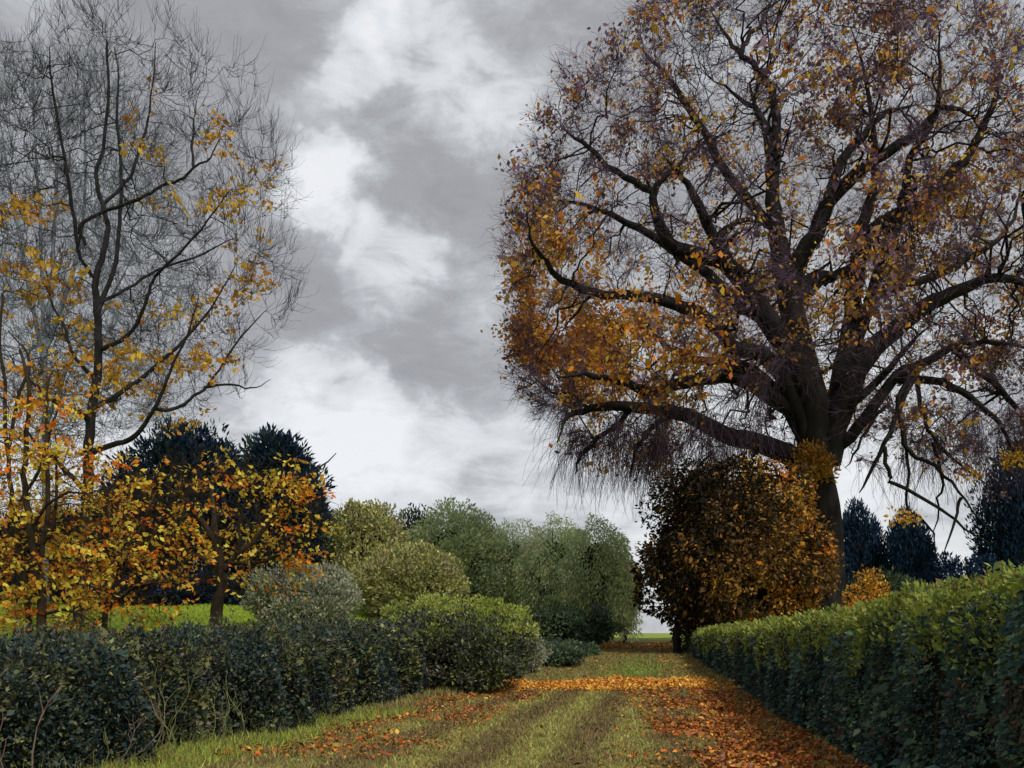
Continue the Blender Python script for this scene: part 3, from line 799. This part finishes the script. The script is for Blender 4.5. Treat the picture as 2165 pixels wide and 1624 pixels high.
def dome(name, label, cat, px, Y, top, wpx, pal, ncl, crad, nleaf, size, asp=.5, group=None, hang=0., upw=.2, core=.52, depth=None,
         mat=None, stems=3, sr=.06, smat=None, bottom=None, shell=.88, zmin=-.75, flat=1.0, trunk=False, mix=.6, fringe=0, boxy=1.0):
    x0 = (px - CX) / F * Y; gz0 = float(gz(x0, Y)); base = np.array([x0, Y, gz0])
    zt = P(px, top, Y)[2]; rx = wpx / 2 / F * Y; ry = depth or rx
    zb = gz0 if bottom is None else P(px, bottom, Y)[2]
    rz = (zt - zb) / 2; cen = np.array([x0, Y, zb + rz]); rad = np.array([rx, ry, rz])
    th_ = thing(name, label, cat, base, group)
    if trunk:
        p = jitter(catmull([base - [0, 0, .1], base + [.05, 0, (zb - gz0) * .6 + .3], cen], 9), .03)
        V, q = tubes(p[None], (sr * 2.2 * np.linspace(1.2, .6, 9))[None], 8)
        mesh_obj("trunk", V, [q], smat or M_DARK, th_, smooth=True, base=base)
    if stems: wood_inside(th_, base, cen, rad, stems, sr, smat or M_DARK, "stem" if not trunk else "limb")
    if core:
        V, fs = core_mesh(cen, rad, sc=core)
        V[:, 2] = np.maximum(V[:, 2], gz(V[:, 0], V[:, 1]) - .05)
        mesh_obj("dark_core", V, fs, M_CORE, th_, smooth=False, base=base, kind="stuff")
    p, d, c = clumped(cen, rad, ncl, crad, nleaf, pal, shell=shell, zmin=zmin, hang=hang, upw=upw, flat=flat, mix=mix)
    nf = int(nleaf * .6)                        # leaves between the clumps, through the outer third
    u = nrm(rng.normal(size=(nf, 3))); lum = 1 + (.09 if boxy == 1 else .15) * np.sin(u[:, 0] * 7 + px) * np.sin(u[:, 2] * 6 + px) + .06 * np.sin(u[:, 0] * 15 + u[:, 2] * 11)
    pf = cen + u * rad * (lum * (.62 + .34 * rng.random(nf) ** .6))[:, None]
    p = np.concatenate([p, pf]); wp = np.array([a[0] for a in pal], float); own = rng.choice(len(pal), nf, p=wp / wp.sum())
    kk = .5 + .25 * (np.sin(pf[:, 0] * 5.2 / max(rx, 1) + px) + np.sin(pf[:, 2] * 4.1 + px * .3 + pf[:, 1] * 2.3))
    pat = np.minimum(np.searchsorted(np.cumsum(wp) / wp.sum(), np.clip(kk, 0, .999)), len(pal) - 1)
    c = np.concatenate([c, pick(pal, nf, .25, np.where(rng.random(nf) < .6, pat, own))])
    d = np.concatenate([d, nrm(u + .7 * rng.normal(size=u.shape) + np.array([0, 0, upw - hang * .8]))])
    if boxy != 1.0:
        k = (p - cen) / rad; p = cen + np.sign(k) * np.abs(k) ** boxy * rad
    g = keep_above(p); p, d, c = p[g], d[g], c[g]
    L = size * rng.uniform(.65, 1.4, len(p))
    V, q, c = leaf_mesh(p, d, L, L * asp, c)
    mesh_obj("foliage", V, [q], mat or M_DENSE, th_, col=c, base=base, kind="stuff")
    if fringe:   # bare shoots sticking out
        u = nrm(rng.normal(size=(fringe, 3)) + np.array([0, 0, .6])); s0 = cen + u * rad * .7
        T = np.linspace(0, 1, 5)[None, :, None]
        Q = s0[:, None] + (u + .25 * rng.normal(size=u.shape))[:, None] * T * rad * .42 + rng.normal(0, .015, (fringe, 5, 3))
        V, q = tubes(Q, np.repeat((.006 * np.linspace(1, .4, 5))[None], fringe, 0), 3)
        mesh_obj("twigs", V, [q], smat or M_DARK, th_, base=base, kind="stuff")
        ps = np.repeat(Q[:, 1:].reshape(-1, 3), 5, 0); ps = ps + rng.normal(0, size * .6, ps.shape); ps = ps[keep_above(ps)]
        Ls = size * rng.uniform(.6, 1.2, len(ps))
        V, q, c = leaf_mesh(ps, rng.normal(size=ps.shape) + np.array([0, 0, .7]), Ls, Ls * asp, pick(pal, len(ps), .25))
        mesh_obj("shoots", V, [q], M_LEAF, th_, col=c, base=base, kind="stuff")
    return th_


# conifers behind the lawn
NAVY = [(3, (0.009, 0.024, 0.058)), (2, (0.014, 0.033, 0.066)), (1, (0.019, 0.041, 0.049)), (1, (0.007, 0.015, 0.036)), (1.2, (.022, .042, .036)), (.5, (.045, .055, .04))]
CON = "dark conifers behind the lawn"
dome("conifer", "dark blue-green conifer in a broad pile behind the small orange tree", "conifer", 395, 46, 900, 330, NAVY, 110, 1.0, 15000, .34, .3, CON, upw=.5, stems=2, sr=.12, trunk=True, bottom=1270, core=.5)
dome("conifer", "dark spiky-topped conifer beside the pale grey-green dome shrub", "conifer", 590, 45, 918, 210, NAVY, 60, .85, 13000, .34, .28, CON, upw=.7, stems=2, sr=.12, trunk=True, bottom=1275, core=.5)
dome("conifer", "low dark conifer at the left end, seen between the orange saplings", "conifer", 120, 48, 1085, 330, NAVY, 60, 1.0, 10000, .34, .3, CON, upw=.4, stems=2, sr=.1, trunk=True, bottom=1280)
dome("conifer", "small dark conifer sloping down left of the broad dark conifer", "conifer", 275, 44.5, 1010, 190, NAVY, 45, .7, 8000, .32, .3, CON, upw=.4, stems=1, sr=.1, trunk=True, bottom=1280)
dome("yew_shrub", "low black-green yew spreading under the dark conifers at the lawn end", "shrub", 400, 43, 1225, 560, NAVY, 60, .5, 9000, .25, .35, upw=.2, stems=3, depth=1.6, bottom=1284)
dome("yew_shrub", "low black-green yew at the left end of the lawn beneath the saplings", "shrub", 40, 44, 1215, 330, NAVY, 50, .5, 6000, .25, .35, upw=.2, stems=3, depth=1.6, bottom=1286)

# olive domes at the end of the left border
OLIVE = [(3, (0.297, 0.302, 0.116)), (2, (0.387, 0.384, 0.129)), (1, (0.208, 0.200, 0.102)), (1, (0.342, 0.308, 0.173))]
SAGE = [(3, (0.289, 0.315, 0.217)), (2, (0.361, 0.379, 0.271)), (1, (0.199, 0.207, 0.144)), (1, (0.253, 0.235, 0.162))]
GREEN = [(3, (0.429, 0.506, 0.259)), (2, (0.571, 0.652, 0.329)), (1.4, (0.257, 0.314, 0.259)), (1, (0.686, 0.724, 0.368))]
DGREEN = [(3, (0.075, 0.112, 0.065)), (2, (0.112, 0.155, 0.075)), (1, (0.049, 0.070, 0.065))]
WILLOW = [(3, (0.563, 0.696, 0.332)), (2, (0.773, 0.800, 0.431)), (1, (0.356, 0.473, 0.300)), (1, (0.712, 0.670, 0.463))]
dome("round_tree", "rounded olive tree at the back left of the green tree group", "tree", 765, 47, 1062, 235, OLIVE, 90, .75, 15000, .20, .5, upw=.6, stems=5, sr=.09, trunk=True, flat=.8, bottom=1330)
dome("round_tree", "dark green irregular tree at the back between the olive trees and the willows", "tree", 965, 58, 1058, 230, GREEN, 90, .8, 16000, .19, .5, upw=.6, stems=4, sr=.1, trunk=True, bottom=1350)
dome("round_tree", "narrow dark blue-green tree wedged behind the rounded olive tree", "tree", 880, 60, 1064, 130, DGREEN, 40, .7, 8000, .2, .45, upw=.8, stems=2, sr=.1, trunk=True, bottom=1350)
dome("round_shrub", "olive brown dome-shaped shrub in front of the dark green trees", "shrub", 868, 37, 1148, 240, OLIVE, 110, .5, 17000, .13, .5, upw=.8, stems=6, sr=.05, flat=.7, core=.5)
dome("round_shrub", "pale sage grey-green dome shrub at the lawn's right end", "shrub", 640, 31, 1192, 235, SAGE, 100, .42, 15000, .11, .5, upw=.8, stems=6, sr=.04, flat=.7, core=.5)
WI = "drooping green trees at the end of the path"
for a_ in [("drooping soft green tree half hidden between the dark green tree and the willow row", 1015, 62, 1092, 200, 1350, WILLOW, 60),
           ("drooping soft green tree, leftmost of the row beyond the lime-topped shrub", 1085, 60, 1095, 230, 1352, WILLOW, 60),
           ("drooping soft green tree with grey-green shoots in the middle of the willow row", 1180, 57, 1085, 200, 1356, WILLOW, 60),
           ("drooping bright green tree nearest the end of the path with bare low trunk", 1265, 54, 1088, 180, 1352, GREEN, 60)]:
    lab, px, Y, top, w, bot, pal, nc = a_
    dome("willow_tree", lab, "tree", px, Y, top, w, pal, nc, .62, 17000, .2, .3, WI, hang=2.2, upw=0, stems=4, sr=.08, trunk=True, bottom=bot, core=.5, shell=.8, mat=M_LEAF)
for lab, px, w, top in [("thin drooping pale green young tree on the right of the willow row", 1318, 62, 1180)]:
    dome("willow_tree", lab, "tree", px, 52.5, top, w, WILLOW, 26, .5, 5000, .2, .3, WI, hang=2.0, upw=0, stems=2, sr=.04, trunk=True, bottom=1345, core=0, mat=M_LEAF)
dome("dark_shrub", "low black-green shrub under the drooping trees at the path's end", "shrub", 1185, 48, 1290, 260, DGREEN, 45, .5, 7000, .2, .45, upw=.3, stems=3, depth=1.6)

# copper mound in front of the beech trunk
COPPER = [(3, (0.180, 0.099, 0.031)), (2.6, (0.100, 0.058, 0.024)), (1.4, (0.400, 0.207, 0.037)), (0.6, (0.640, 0.358, 0.055)), (0.5, (0.680, 0.224, 0.028)), (2.6, (0.035, 0.027, 0.017))]
MOUND_SHADE = [(3, (.014, .012, .008)), (1, (.028, .02, .01)), (.6, (.05, .028, .012))]
mx0, mY = 1557, 41.0
mb = np.array([(1600 - CX) / F * mY, mY, 0]); mb[2] = float(gz(mb[0], mb[1]))
mound = thing("copper_beech", "great rounded mound of dark brown and copper foliage under the big beech's left limbs", "shrub", mb)
cen = np.array([P(mx0, 1150, mY)[0], mY, P(0, 1166, mY)[2]]); rad = np.array([4.0, 3.4, 3.95])
wood_inside(mound, mb, cen, rad, 7, .11, M_DARK)
p0 = P(1432, 1330, mY); p0g = np.array([p0[0], mY, float(gz(p0[0], mY)) - .1])
pp = jitter(catmull([p0g, p0, P(1470, 1250, mY), P(1540, 1180, mY)], 9), .03); V, q = tubes(pp[None], (.16 * np.linspace(1.2, .6, 9))[None], 7)
mesh_obj("stem", V, [q], M_DARK, mound, smooth=True, base=mb)
V, fs = core_mesh(cen, rad, sc=.55); V[:, 2] = np.maximum(V[:, 2], gz(V[:, 0], V[:, 1]) + .25)
mesh_obj("dark_core", V, fs, M_CORE, mound, base=mb, kind="stuff")
p, d, c = clumped(cen, rad, 330, .72, 95000, COPPER, shell=1.0, hang=.65, upw=.2, mix=.66, zmin=-.97)
lum = 1 + .06 * np.sin(p[:, 0] * 2.1 - p[:, 2] * 1.5) + .05 * np.sin(p[:, 0] * 3.3 + p[:, 2] * 2.9 + p[:, 1])
kr = np.linalg.norm((p - cen) / rad, axis=1); lum = lum * np.where(kr > 1.1, 1.1 / kr, 1) ** .7
p = cen + (p - cen) * lum[:, None]
# upper left of the mound: its shaded side painted as blackish leaf colour
sel = ((p[:, 0] - cen[0]) / rad[0] * -.75 + (p[:, 2] - cen[2]) / rad[2] * .65 + rng.normal(0, .28, len(p))) > .46
c[sel] = pick(MOUND_SHADE, int(sel.sum()), .25)
g = keep_above(p, .15); p, d, c = p[g], d[g], c[g]
L = .16 * np.exp(rng.normal(0, .35, len(p))); V, q, c = leaf_mesh(p, d, L, L * .55, c)
mesh_obj("foliage", V, [q], M_DENSE, mound, col=c, base=mb, kind="stuff")
# gold tufts on the beech trunk fork above the mound
p, d, c = clumped(P(1718, 985, YB - 1.0), np.array([.95, .5, .85]), 22, .45, 1900, [(3, (.42, .23, .035)), (1, (.27, .13, .025)), (1, (.55, .30, .05))], upw=.7)
V, q, c = leaf_mesh(p, d, .2, .1, c); mesh_obj("leaf_tuft", V, [q], M_LEAF, beech, col=c, base=beech_base, kind="stuff")

for px, py, r in ((1890, 1085, .55), (2045, 935, .7), (2068, 972, .5), (2120, 955, .5), (1935, 870, .4)):
    wood = np.concatenate([nP, b1.reshape(-1, 3)]); wpx = CX + wood[:, 0] / wood[:, 1] * F; wpy = HY - (wood[:, 2] - EYE) / wood[:, 1] * F
    at_ = wood[np.argmin((wpx - px) ** 2 + (wpy - py) ** 2)] - np.array([0, .1, .25])
    p, d, c = clumped(at_, np.array([r * 1.5, r, r * .7]), 16, .3, 120, [(3, (.78, .45, .05)), (1, (.66, .28, .03))], upw=-.3)
    V, q, c = leaf_mesh(p, d, .2, .11, c); mesh_obj("leaf_tuft", V, [q], M_LEAF, beech, col=c, base=beech_base, kind="stuff")
dome("golden_shrub", "small golden orange shrub peeping over the hedge near the beech's foot", "shrub", 1835, 40, 1198, 110, [(3, (.74, .40, .05)), (2, (.62, .24, .03)), (1, (.32, .15, .03))], 26, .35, 1500, .14, .5, upw=.3, stems=4, sr=.03, core=0, mat=M_LEAF)
# dark blue conifers behind the right hedge
CYP = [(3, (0.013, 0.036, 0.082)), (2, (0.018, 0.047, 0.091)), (1, (0.010, 0.021, 0.044))]
CG = "dark blue cypresses behind the right hedge"
for lab, px, Y, top, w, n in [("narrow dark blue cypress just right of the beech trunk", 1815, 66, 1062, 115, 9000), ("narrow dark blue cypress, middle of three behind the hedge", 1922, 64, 1083, 112, 9000),
                              ("tall wide dark blue cypress at the right edge behind the hedge", 2150, 58, 930, 150, 12000)]:
    dome("cypress_tree", lab, "conifer", px, Y, top, w, CYP, 60, .6 if w < 130 else .9, n, .32, .28, CG, upw=1.6, stems=2, sr=.1, trunk=True, core=.5, flat=1.7, zmin=-.95, bottom=1345)
dome("dark_shrub", "low navy shrub behind the hedge between the cypresses", "shrub", 2040, 50, 1178, 260, CYP, 50, .6, 7000, .25, .35, upw=.6, stems=3, depth=1.6)
dome("dark_shrub", "low dark brown-green shrub behind the hedge at the beech's foot", "shrub", 1870, 47, 1215, 260, DGREEN, 50, .6, 7000, .25, .35, upw=.4, stems=3, depth=1.4)

# ------------------------------------------------------------------ left border shrubs
INK = [(3, (0.038, 0.061, 0.068)), (2, (0.052, 0.084, 0.076)), (1.2, (0.078, 0.105, 0.051)), (1, (0.103, 0.105, 0.090)), (0.8, (0.021, 0.031, 0.039)), (0.9, (0.150, 0.176, 0.069)), (0.8, (0.130, 0.132, 0.149))]
INKO = [(3, (0.064, 0.085, 0.064)), (2, (0.116, 0.139, 0.054)), (1.2, (0.160, 0.181, 0.075)), (1, (0.160, 0.128, 0.128)), (1, (0.030, 0.039, 0.039)), (.9, (.21, .23, .08)), (.6, (.17, .15, .16))]
GP = "dark shrubs along the left of the path"
BACK = [("slate blue ragged shrub behind the left hedge below the saplings", 130, 15.2, 1350, 420, INK),
        ("dark olive shrub behind the left hedge under the small orange tree", 400, 18.5, 1345, 380, INKO),
        ("ragged grey-green shrub behind the left hedge at the foot of the sage dome", 690, 25.0, 1316, 320, INKO)]
for lab, px, Y, top, w, pal in BACK:
    dome("border_shrub", lab, "shrub", px, Y, top, w, pal, 120, .24, 15000, .055 + .0012 * Y, .5, GP, upw=.5, stems=6, sr=.014, fringe=150, mix=.75, depth=1.0, boxy=.82)


def ragged_hedge():
    base = np.array([float(edgeL(14)) - 1.2, 14.0, float(gz(edgeL(14) - 1.2, 14.0))])
    h = thing("ragged_hedge", "long ragged dark blue-green hedge with pale bare stems along the path's left edge", "hedge", base)
    Y0, Y1 = 7.5, 24.6
    topz = lambda y, ph=0: np.interp(y, [7, 10, 13, 16, 19, 22, 24.6], [1.47, 1.45, 1.46, 1.52, 1.62, 1.74, 1.60]) + .12 * np.sin(y * 1.7 + ph) + .10 * np.sin(y * 4.1 + 1 + ph) + .04 * np.sin(y * 9.3)
    face = lambda y, z: .22 * np.sin(y * 1.25 + .7 * np.sin(y * .6)) + .16 * np.sin(y * 2.9 + z * 1.3) + .09 * np.sin(y * 6.7 + z * 3.1) + .05 * np.sin(z * 8 + y * 11)
    X0 = lambda y: edgeL(y) - .28
    yy = np.arange(Y0, Y1, .3); prof = np.array([[.75, 0.], [.62, .3], [.62, .6], [.8, .82], [1.5, .86], [2.0, .7], [2.0, 0.]])
    Yg = np.repeat(yy[:, None], len(prof), 1); Xg = X0(Yg) - prof[None, :, 0] + rng.normal(0, .07, Yg.shape)
    G = gz(Xg, Yg); Z = G - .05 + (topz(Yg) - .2 - G) * prof[None, :, 1] + rng.normal(0, .04, Yg.shape)
    i = np.arange(Yg.size).reshape(Yg.shape)
    q = np.stack([i[:-1, :-1], i[:-1, 1:], i[1:, 1:], i[1:, :-1]], -1).reshape(-1, 4)
    mesh_obj("dark_core", np.stack([Xg, Yg, Z], -1).reshape(-1, 3), [q, i[0][None, ::-1], i[-1][None]], M_CORE, h, base=base, kind="stuff")  # closed dark core added behind the leaves, not modelled branches
    pal = [(2.6, (.036, .062, .064)), (2.2, (.056, .086, .074)), (2.0, (.11, .12, .05)), (1.2, (.018, .028, .034)), (1.5, (.19, .20, .075)), (1.0, (.16, .14, .14)), (.7, (.27, .29, .12))]
    cw = np.cumsum([p_[0] for p_ in pal]); cw = cw / cw[-1]

    def colours(p):
        kk = .5 + .22 * np.sin(p[:, 1] * 3.3 + .6 * np.sin(p[:, 2] * 3)) + .2 * np.sin(p[:, 1] * 1.31 + p[:, 2] * 1.7 + 2) + .16 * np.sin(p[:, 1] * 7.7 + p[:, 2] * 2.2)
        pat = np.searchsorted(cw, np.clip(kk, 0, .999)); own = np.searchsorted(cw, rng.random(len(p)))
        return pick(pal, len(p), .25, np.minimum(np.where(rng.random(len(p)) < .55, pat, own), len(pal) - 1))
    # face, top, and wayward shoots
    n = 95000
    y = Y0 + (Y1 - Y0) * rng.random(n) ** 1.25; t = rng.random(n) ** .85
    g = gz(X0(y), y); z = g + .04 + (topz(y) - g) * t
    x = X0(y) + face(y, z) - .5 * rng.random(n) ** 2 - .55 * sstep(.6, 1.0, t) ** 2 * rng.random(n) ** .5 - .12 * (1 - t)
    kp = rng.random(n) < np.clip(.75 + 2.2 * face(y, z), .12, 1)
    p = np.stack([x, y, z], -1)[kp]; m = kp.sum()
    d = nrm(np.stack([.55 + .6 * rng.normal(size=m), -.2 + .6 * rng.normal(size=m), .25 + .6 * rng.normal(size=m)], -1))
    n2 = 45000
    y = Y0 + (Y1 - Y0) * rng.random(n2) ** 1.25; lat = rng.random(n2) * 2.1
    z = topz(y, lat * 1.5) - .25 * rng.random(n2) ** 2 - .18 * (lat < .4) * (1 - lat / .4)
    p2 = np.stack([X0(y) - .25 - lat, y, z], -1)
    d2 = nrm(rng.normal(size=p2.shape) * .7 + np.array([0, 0, .7]))
    p = np.concatenate([p, p2]); d = np.concatenate([d, d2])
    L = (.038 + .0016 * p[:, 1]) * np.exp(rng.normal(0, .38, len(p)))
    V, q, c = leaf_mesh(p, d, L, L * rng.uniform(.35, .65, len(p)), colours(p))
    mesh_obj("foliage", V, [q], M_DENSE, h, col=c, base=base, kind="stuff")
    # leafy shoots sticking up and out
    ns = 750
    y = Y0 + (Y1 - Y0) * rng.random(ns); lat = rng.random(ns) * 1.6
    s0 = np.stack([X0(y) - .2 - lat, y, topz(y) - .25], -1)
    dr = nrm(np.stack([.35 * rng.normal(size=ns) + .1, .35 * rng.normal(size=ns), np.ones(ns)], -1)); Ls = rng.uniform(.25, .6, ns)
    T = np.linspace(0, 1, 6)
    Q = s0[:, None] + dr[:, None] * (T[None, :, None] * Ls[:, None, None]) + rng.normal(0, .012, (ns, 6, 3))
    V, q = tubes(Q, np.repeat((.006 * np.linspace(1, .4, 6))[None], ns, 0), 3)
    mesh_obj("twigs", V, [q], M_DARK, h, base=base, kind="stuff")
    p = np.repeat(Q[:, 1:].reshape(-1, 3), 4, 0) + rng.normal(0, .03, (ns * 20, 3))
    L = .06 * np.exp(rng.normal(0, .3, len(p)))
    V, q, c = leaf_mesh(p, rng.normal(size=p.shape) + np.array([0, 0, .8]), L, L * .45, colours(p))
    mesh_obj("shoots", V, [q], M_LEAF, h, col=c, base=base, kind="stuff")
    # stems in the face: mostly dark, pale pink-grey and lime ones near the bottom left corner
    for k in range(64):
        y = Y0 + (Y1 - Y0) * (k + rng.random()) / 64
        mat = M_DARK if y > 14.5 or rng.random() < .25 else (M_PALE if rng.random() < .55 else M_LIMEST)
        out_ = .08 if mat is M_DARK else rng.uniform(.10, .26)
        g0 = float(gz(X0(y), y)); hh = rng.uniform(.5, 1.15); ly = rng.normal(0, .22)
        pts = [[float(X0(y)) - .05, y, g0 - .05]]
        for f_ in (.35, .7, 1.0):
            zz = g0 + hh * f_; yk = y + ly * f_ * f_ + rng.normal(0, .015)
            pts.append([float(X0(yk) + face(yk, zz)) + out_ * (1.1 - .6 * f_), yk, zz])
        p = jitter(catmull(pts, 10), .008)
        V, q = tubes(p[None], (rng.uniform(.005, .011) * np.linspace(1.2, .35, 10))[None], 5)
        mesh_obj("stem", V, [q], mat, h, smooth=True, base=base)
        if mat is not M_DARK:       # side shoots of the bare stems
            tw, rt = twigs(p[None], np.full((1, 10), .008), 4, .28, n=4, trop=(0, 0, .35), spread=.6, rmin=.004, lo=.3)
            V, q = tubes(tw, rt, 3); mesh_obj("twigs", V, [q], mat, h, base=base, kind="stuff")
    # dry stalks at the foot
    ns = 260
    y = 8.5 + 9.5 * rng.random(ns) ** 1.2; x = X0(y) + .18 + rng.normal(0, .16, ns); g0 = gz(x, y); hh = rng.uniform(.12, .42, ns); lx = rng.normal(0, .12, (ns, 2))
    T = np.linspace(0, 1, 5)
    Q = np.stack([x[:, None] + lx[:, :1] * T ** 2, y[:, None] + lx[:, 1:] * T ** 2, g0[:, None] + hh[:, None] * T], -1)
    V, q = tubes(Q, np.repeat((.0045 * np.linspace(1, .4, 5))[None], ns, 0), 3)
    mesh_obj("dry_stalks", V, [q], M_LIMEST, h, base=base, kind="stuff")


ragged_hedge()
ls = dome("border_shrub", "wide grey-green shrub with bright lime crest beside the leaf drift", "shrub", 955, 24.0, 1288, 345, INKO, 120, .36, 20000, .10, .5, GP, upw=.7, stems=9, sr=.02, core=.5, fringe=60, boxy=.82)
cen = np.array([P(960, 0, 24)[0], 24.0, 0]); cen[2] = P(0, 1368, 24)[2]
p, d, c = clumped(cen, np.array([2.1, 1.5, 1.12]), 220, .2, 13000, [(3, (.36, .42, .08)), (2, (.26, .31, .07)), (1, (.45, .49, .13))], upw=.9, zmin=.22, shell=1.06)  # lime crest: sunlight on the shrub's top painted as leaf colour
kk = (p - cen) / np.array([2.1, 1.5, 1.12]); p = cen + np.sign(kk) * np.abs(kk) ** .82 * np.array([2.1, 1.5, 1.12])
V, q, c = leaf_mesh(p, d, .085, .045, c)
mesh_obj("sunlit_toned_leaves", V, [q], M_LEAF, ls, col=c, base=np.array(ls.location), kind="stuff")
dome("border_shrub", "small dark shrub tapering to the path's far left edge", "shrub", 1135, 33.5, 1362, 210, DGREEN, 60, .3, 10000, .12, .5, GP, upw=.4, stems=4, sr=.02)
dome("border_shrub", "pale feathery low shrub at the far end of the left border", "shrub", 1085, 30.0, 1335, 150, SAGE, 50, .28, 6000, .10, .4, GP, upw=.5, stems=4, sr=.02)


dome("border_shrub", "lowest dark shrub ending the left border before the drooping trees", "shrub", 1190, 40, 1366, 150, DGREEN, 45, .3, 7000, .13, .5, GP, upw=.4, stems=4, sr=.02)

# ------------------------------------------------------------------ clipped hedge on the right
def hedge():
    hy = np.array([1.0, 4, 6.8, 9, 12.8, 18, 25, 35, 44]); hz = np.array([2.3, 2.24, 2.16, 2.05, 1.92, 1.82, 1.74, 1.66, 1.55])
    base = np.array([float(edgeR(12)) + .8, 12.0, float(gz(edgeR(12) + .8, 12))])
    h = thing("clipped_hedge", "long clipped dark green hedge with lime sunlit-toned top along the right of the path", "hedge", base)
    top = lambda y: np.interp(y, hy, hz) + .05 * np.sin(y * 1.9) + .03 * np.sin(y * 4.7 + 1)
    width = 1.5
    # uneven face: each plant in the row bulges, hollows in between
    bul = lambda y, z: .27 * np.abs(np.sin(y * 2.05 + .5 * np.sin(y * .7))) + .07 * np.sin(z * 3 + y * 2.3) + .05 * np.sin(y * 7.1 + z * 2)
    # closed dark core, added to block the view through the hedge
    yy = np.arange(1.0, 44.1, .35); prof = np.array([[.34, 0.0], [.30, .5], [.34, .85], [.5, .97], [1.1, .97], [1.3, .8], [1.3, 0.]])
    Yg = np.repeat(yy[:, None], len(prof), 1)
    Xg = edgeR(Yg) + prof[None, :, 0] + rng.normal(0, .03, Yg.shape)
    G = gz(Xg, Yg); T_ = top(Yg) - .16
    Z = G - .05 + (T_ - G) * prof[None, :, 1] + rng.normal(0, .02, Yg.shape)
    i = np.arange(Yg.size).reshape(Yg.shape)
    q = np.stack([i[:-1, :-1], i[1:, :-1], i[1:, 1:], i[:-1, 1:]], -1).reshape(-1, 4)
    mesh_obj("dark_core", np.stack([Xg, Yg, Z], -1).reshape(-1, 3), [q, i[0][None], i[-1][None, ::-1]], M_CORE, h, base=base, kind="stuff")
    # stems
    for y in np.arange(5.2, 26, .62):
        y = y + rng.normal(0, .08); x = float(edgeR(y)) + .24; g = float(gz(x, y))
        p = catmull([[x + .1, y, g - .05], [x + .02, y + rng.normal(0, .05), g + .5], [x + .02, y + rng.normal(0, .1), g + 1.1], [x + .15, y + rng.normal(0, .15), float(top(y)) - .25]], 8)
        V, q = tubes(p[None], (.022 * np.linspace(1.2, .5, 8))[None], 5)
        mesh_obj("stem", V, [q], M_BROWN, h, smooth=True, base=base)
    # leaves on the face
    n = 140000
    y = 2.5 + 41 * rng.random(n) ** 2.0; t = rng.random(n)
    X0 = edgeR(y); G = gz(X0 + .3, y); T_ = top(y); z = G + .03 + (T_ - G - .06) * t
    x = X0 + .36 - bul(y, z) - .06 * rng.random(n) + .22 * rng.random(n) ** 2 + .30 * sstep(.86, 1.0, t) ** 2
    gap = np.abs(np.sin(y * 2.05 + .5 * np.sin(y * .7)))
    kp = rng.random(n) < np.clip(.10 + gap * 1.15, 0, 1)
    pal = [(3, (.048, .088, .082)), (2, (.075, .128, .105)), (1.2, (.105, .155, .09)), (1.3, (.030, .045, .052)), (.7, (.13, .08, .06)), (.7, (.20, .28, .14))]
    cl = np.floor(y * 3.1) * 7 + np.floor(z * 2.3 + np.sin(y * 3))
    hsh = np.abs(np.sin(cl * 12.9898) * 43758.5453) % 1
    which = np.searchsorted(np.cumsum([3, 2, 1.4, 1, .5, .5]) / 8.4, np.where(rng.random(n) < .45, hsh, rng.random(n)))
    c = pick(pal, n, .22, np.minimum(which, 5)) * (.9 + .55 * np.abs(np.sin(np.floor(y * 2.05 / math.pi) * 7.7)))[:, None]
    d = nrm(np.stack([-.7 + .5 * rng.normal(size=n), .6 * rng.normal(size=n), -.5 + .5 * rng.normal(size=n)], -1))
    p = np.stack([x, y, z], -1)[kp]; c = c[kp]; d = d[kp]; L = (.036 + .0017 * y[kp]) * np.exp(rng.normal(0, .35, kp.sum()))
    V, q, cc = leaf_mesh(p, d, L, L * rng.uniform(.35, .7, len(L)), c)
    mesh_obj("foliage", V, [q], M_DENSE, h, col=cc, base=base, kind="stuff")
    # lime leaves over top and shoulder: the sunlit edge painted into their colour
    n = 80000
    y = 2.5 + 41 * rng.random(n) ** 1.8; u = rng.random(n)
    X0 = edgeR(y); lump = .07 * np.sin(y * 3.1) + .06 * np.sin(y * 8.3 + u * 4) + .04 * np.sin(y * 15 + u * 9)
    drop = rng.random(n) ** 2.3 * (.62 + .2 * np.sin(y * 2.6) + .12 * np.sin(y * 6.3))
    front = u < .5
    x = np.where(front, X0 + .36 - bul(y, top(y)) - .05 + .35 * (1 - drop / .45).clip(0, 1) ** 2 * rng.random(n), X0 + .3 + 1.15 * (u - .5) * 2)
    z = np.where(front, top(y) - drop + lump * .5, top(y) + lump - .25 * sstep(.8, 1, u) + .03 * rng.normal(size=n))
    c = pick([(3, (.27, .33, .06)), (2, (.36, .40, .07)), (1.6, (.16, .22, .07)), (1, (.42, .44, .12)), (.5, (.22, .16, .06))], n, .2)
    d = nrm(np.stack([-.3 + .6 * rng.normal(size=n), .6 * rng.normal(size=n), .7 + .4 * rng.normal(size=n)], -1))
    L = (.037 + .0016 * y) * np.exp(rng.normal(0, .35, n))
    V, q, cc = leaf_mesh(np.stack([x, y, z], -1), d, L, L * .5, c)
    mesh_obj("sunlit_toned_leaves", V, [q], M_LEAF, h, col=cc, base=base, kind="stuff")


hedge()
tot = sum(len(m.polygons) for m in bpy.data.meshes)
print("polys", tot, "objects", len(bpy.data.objects))
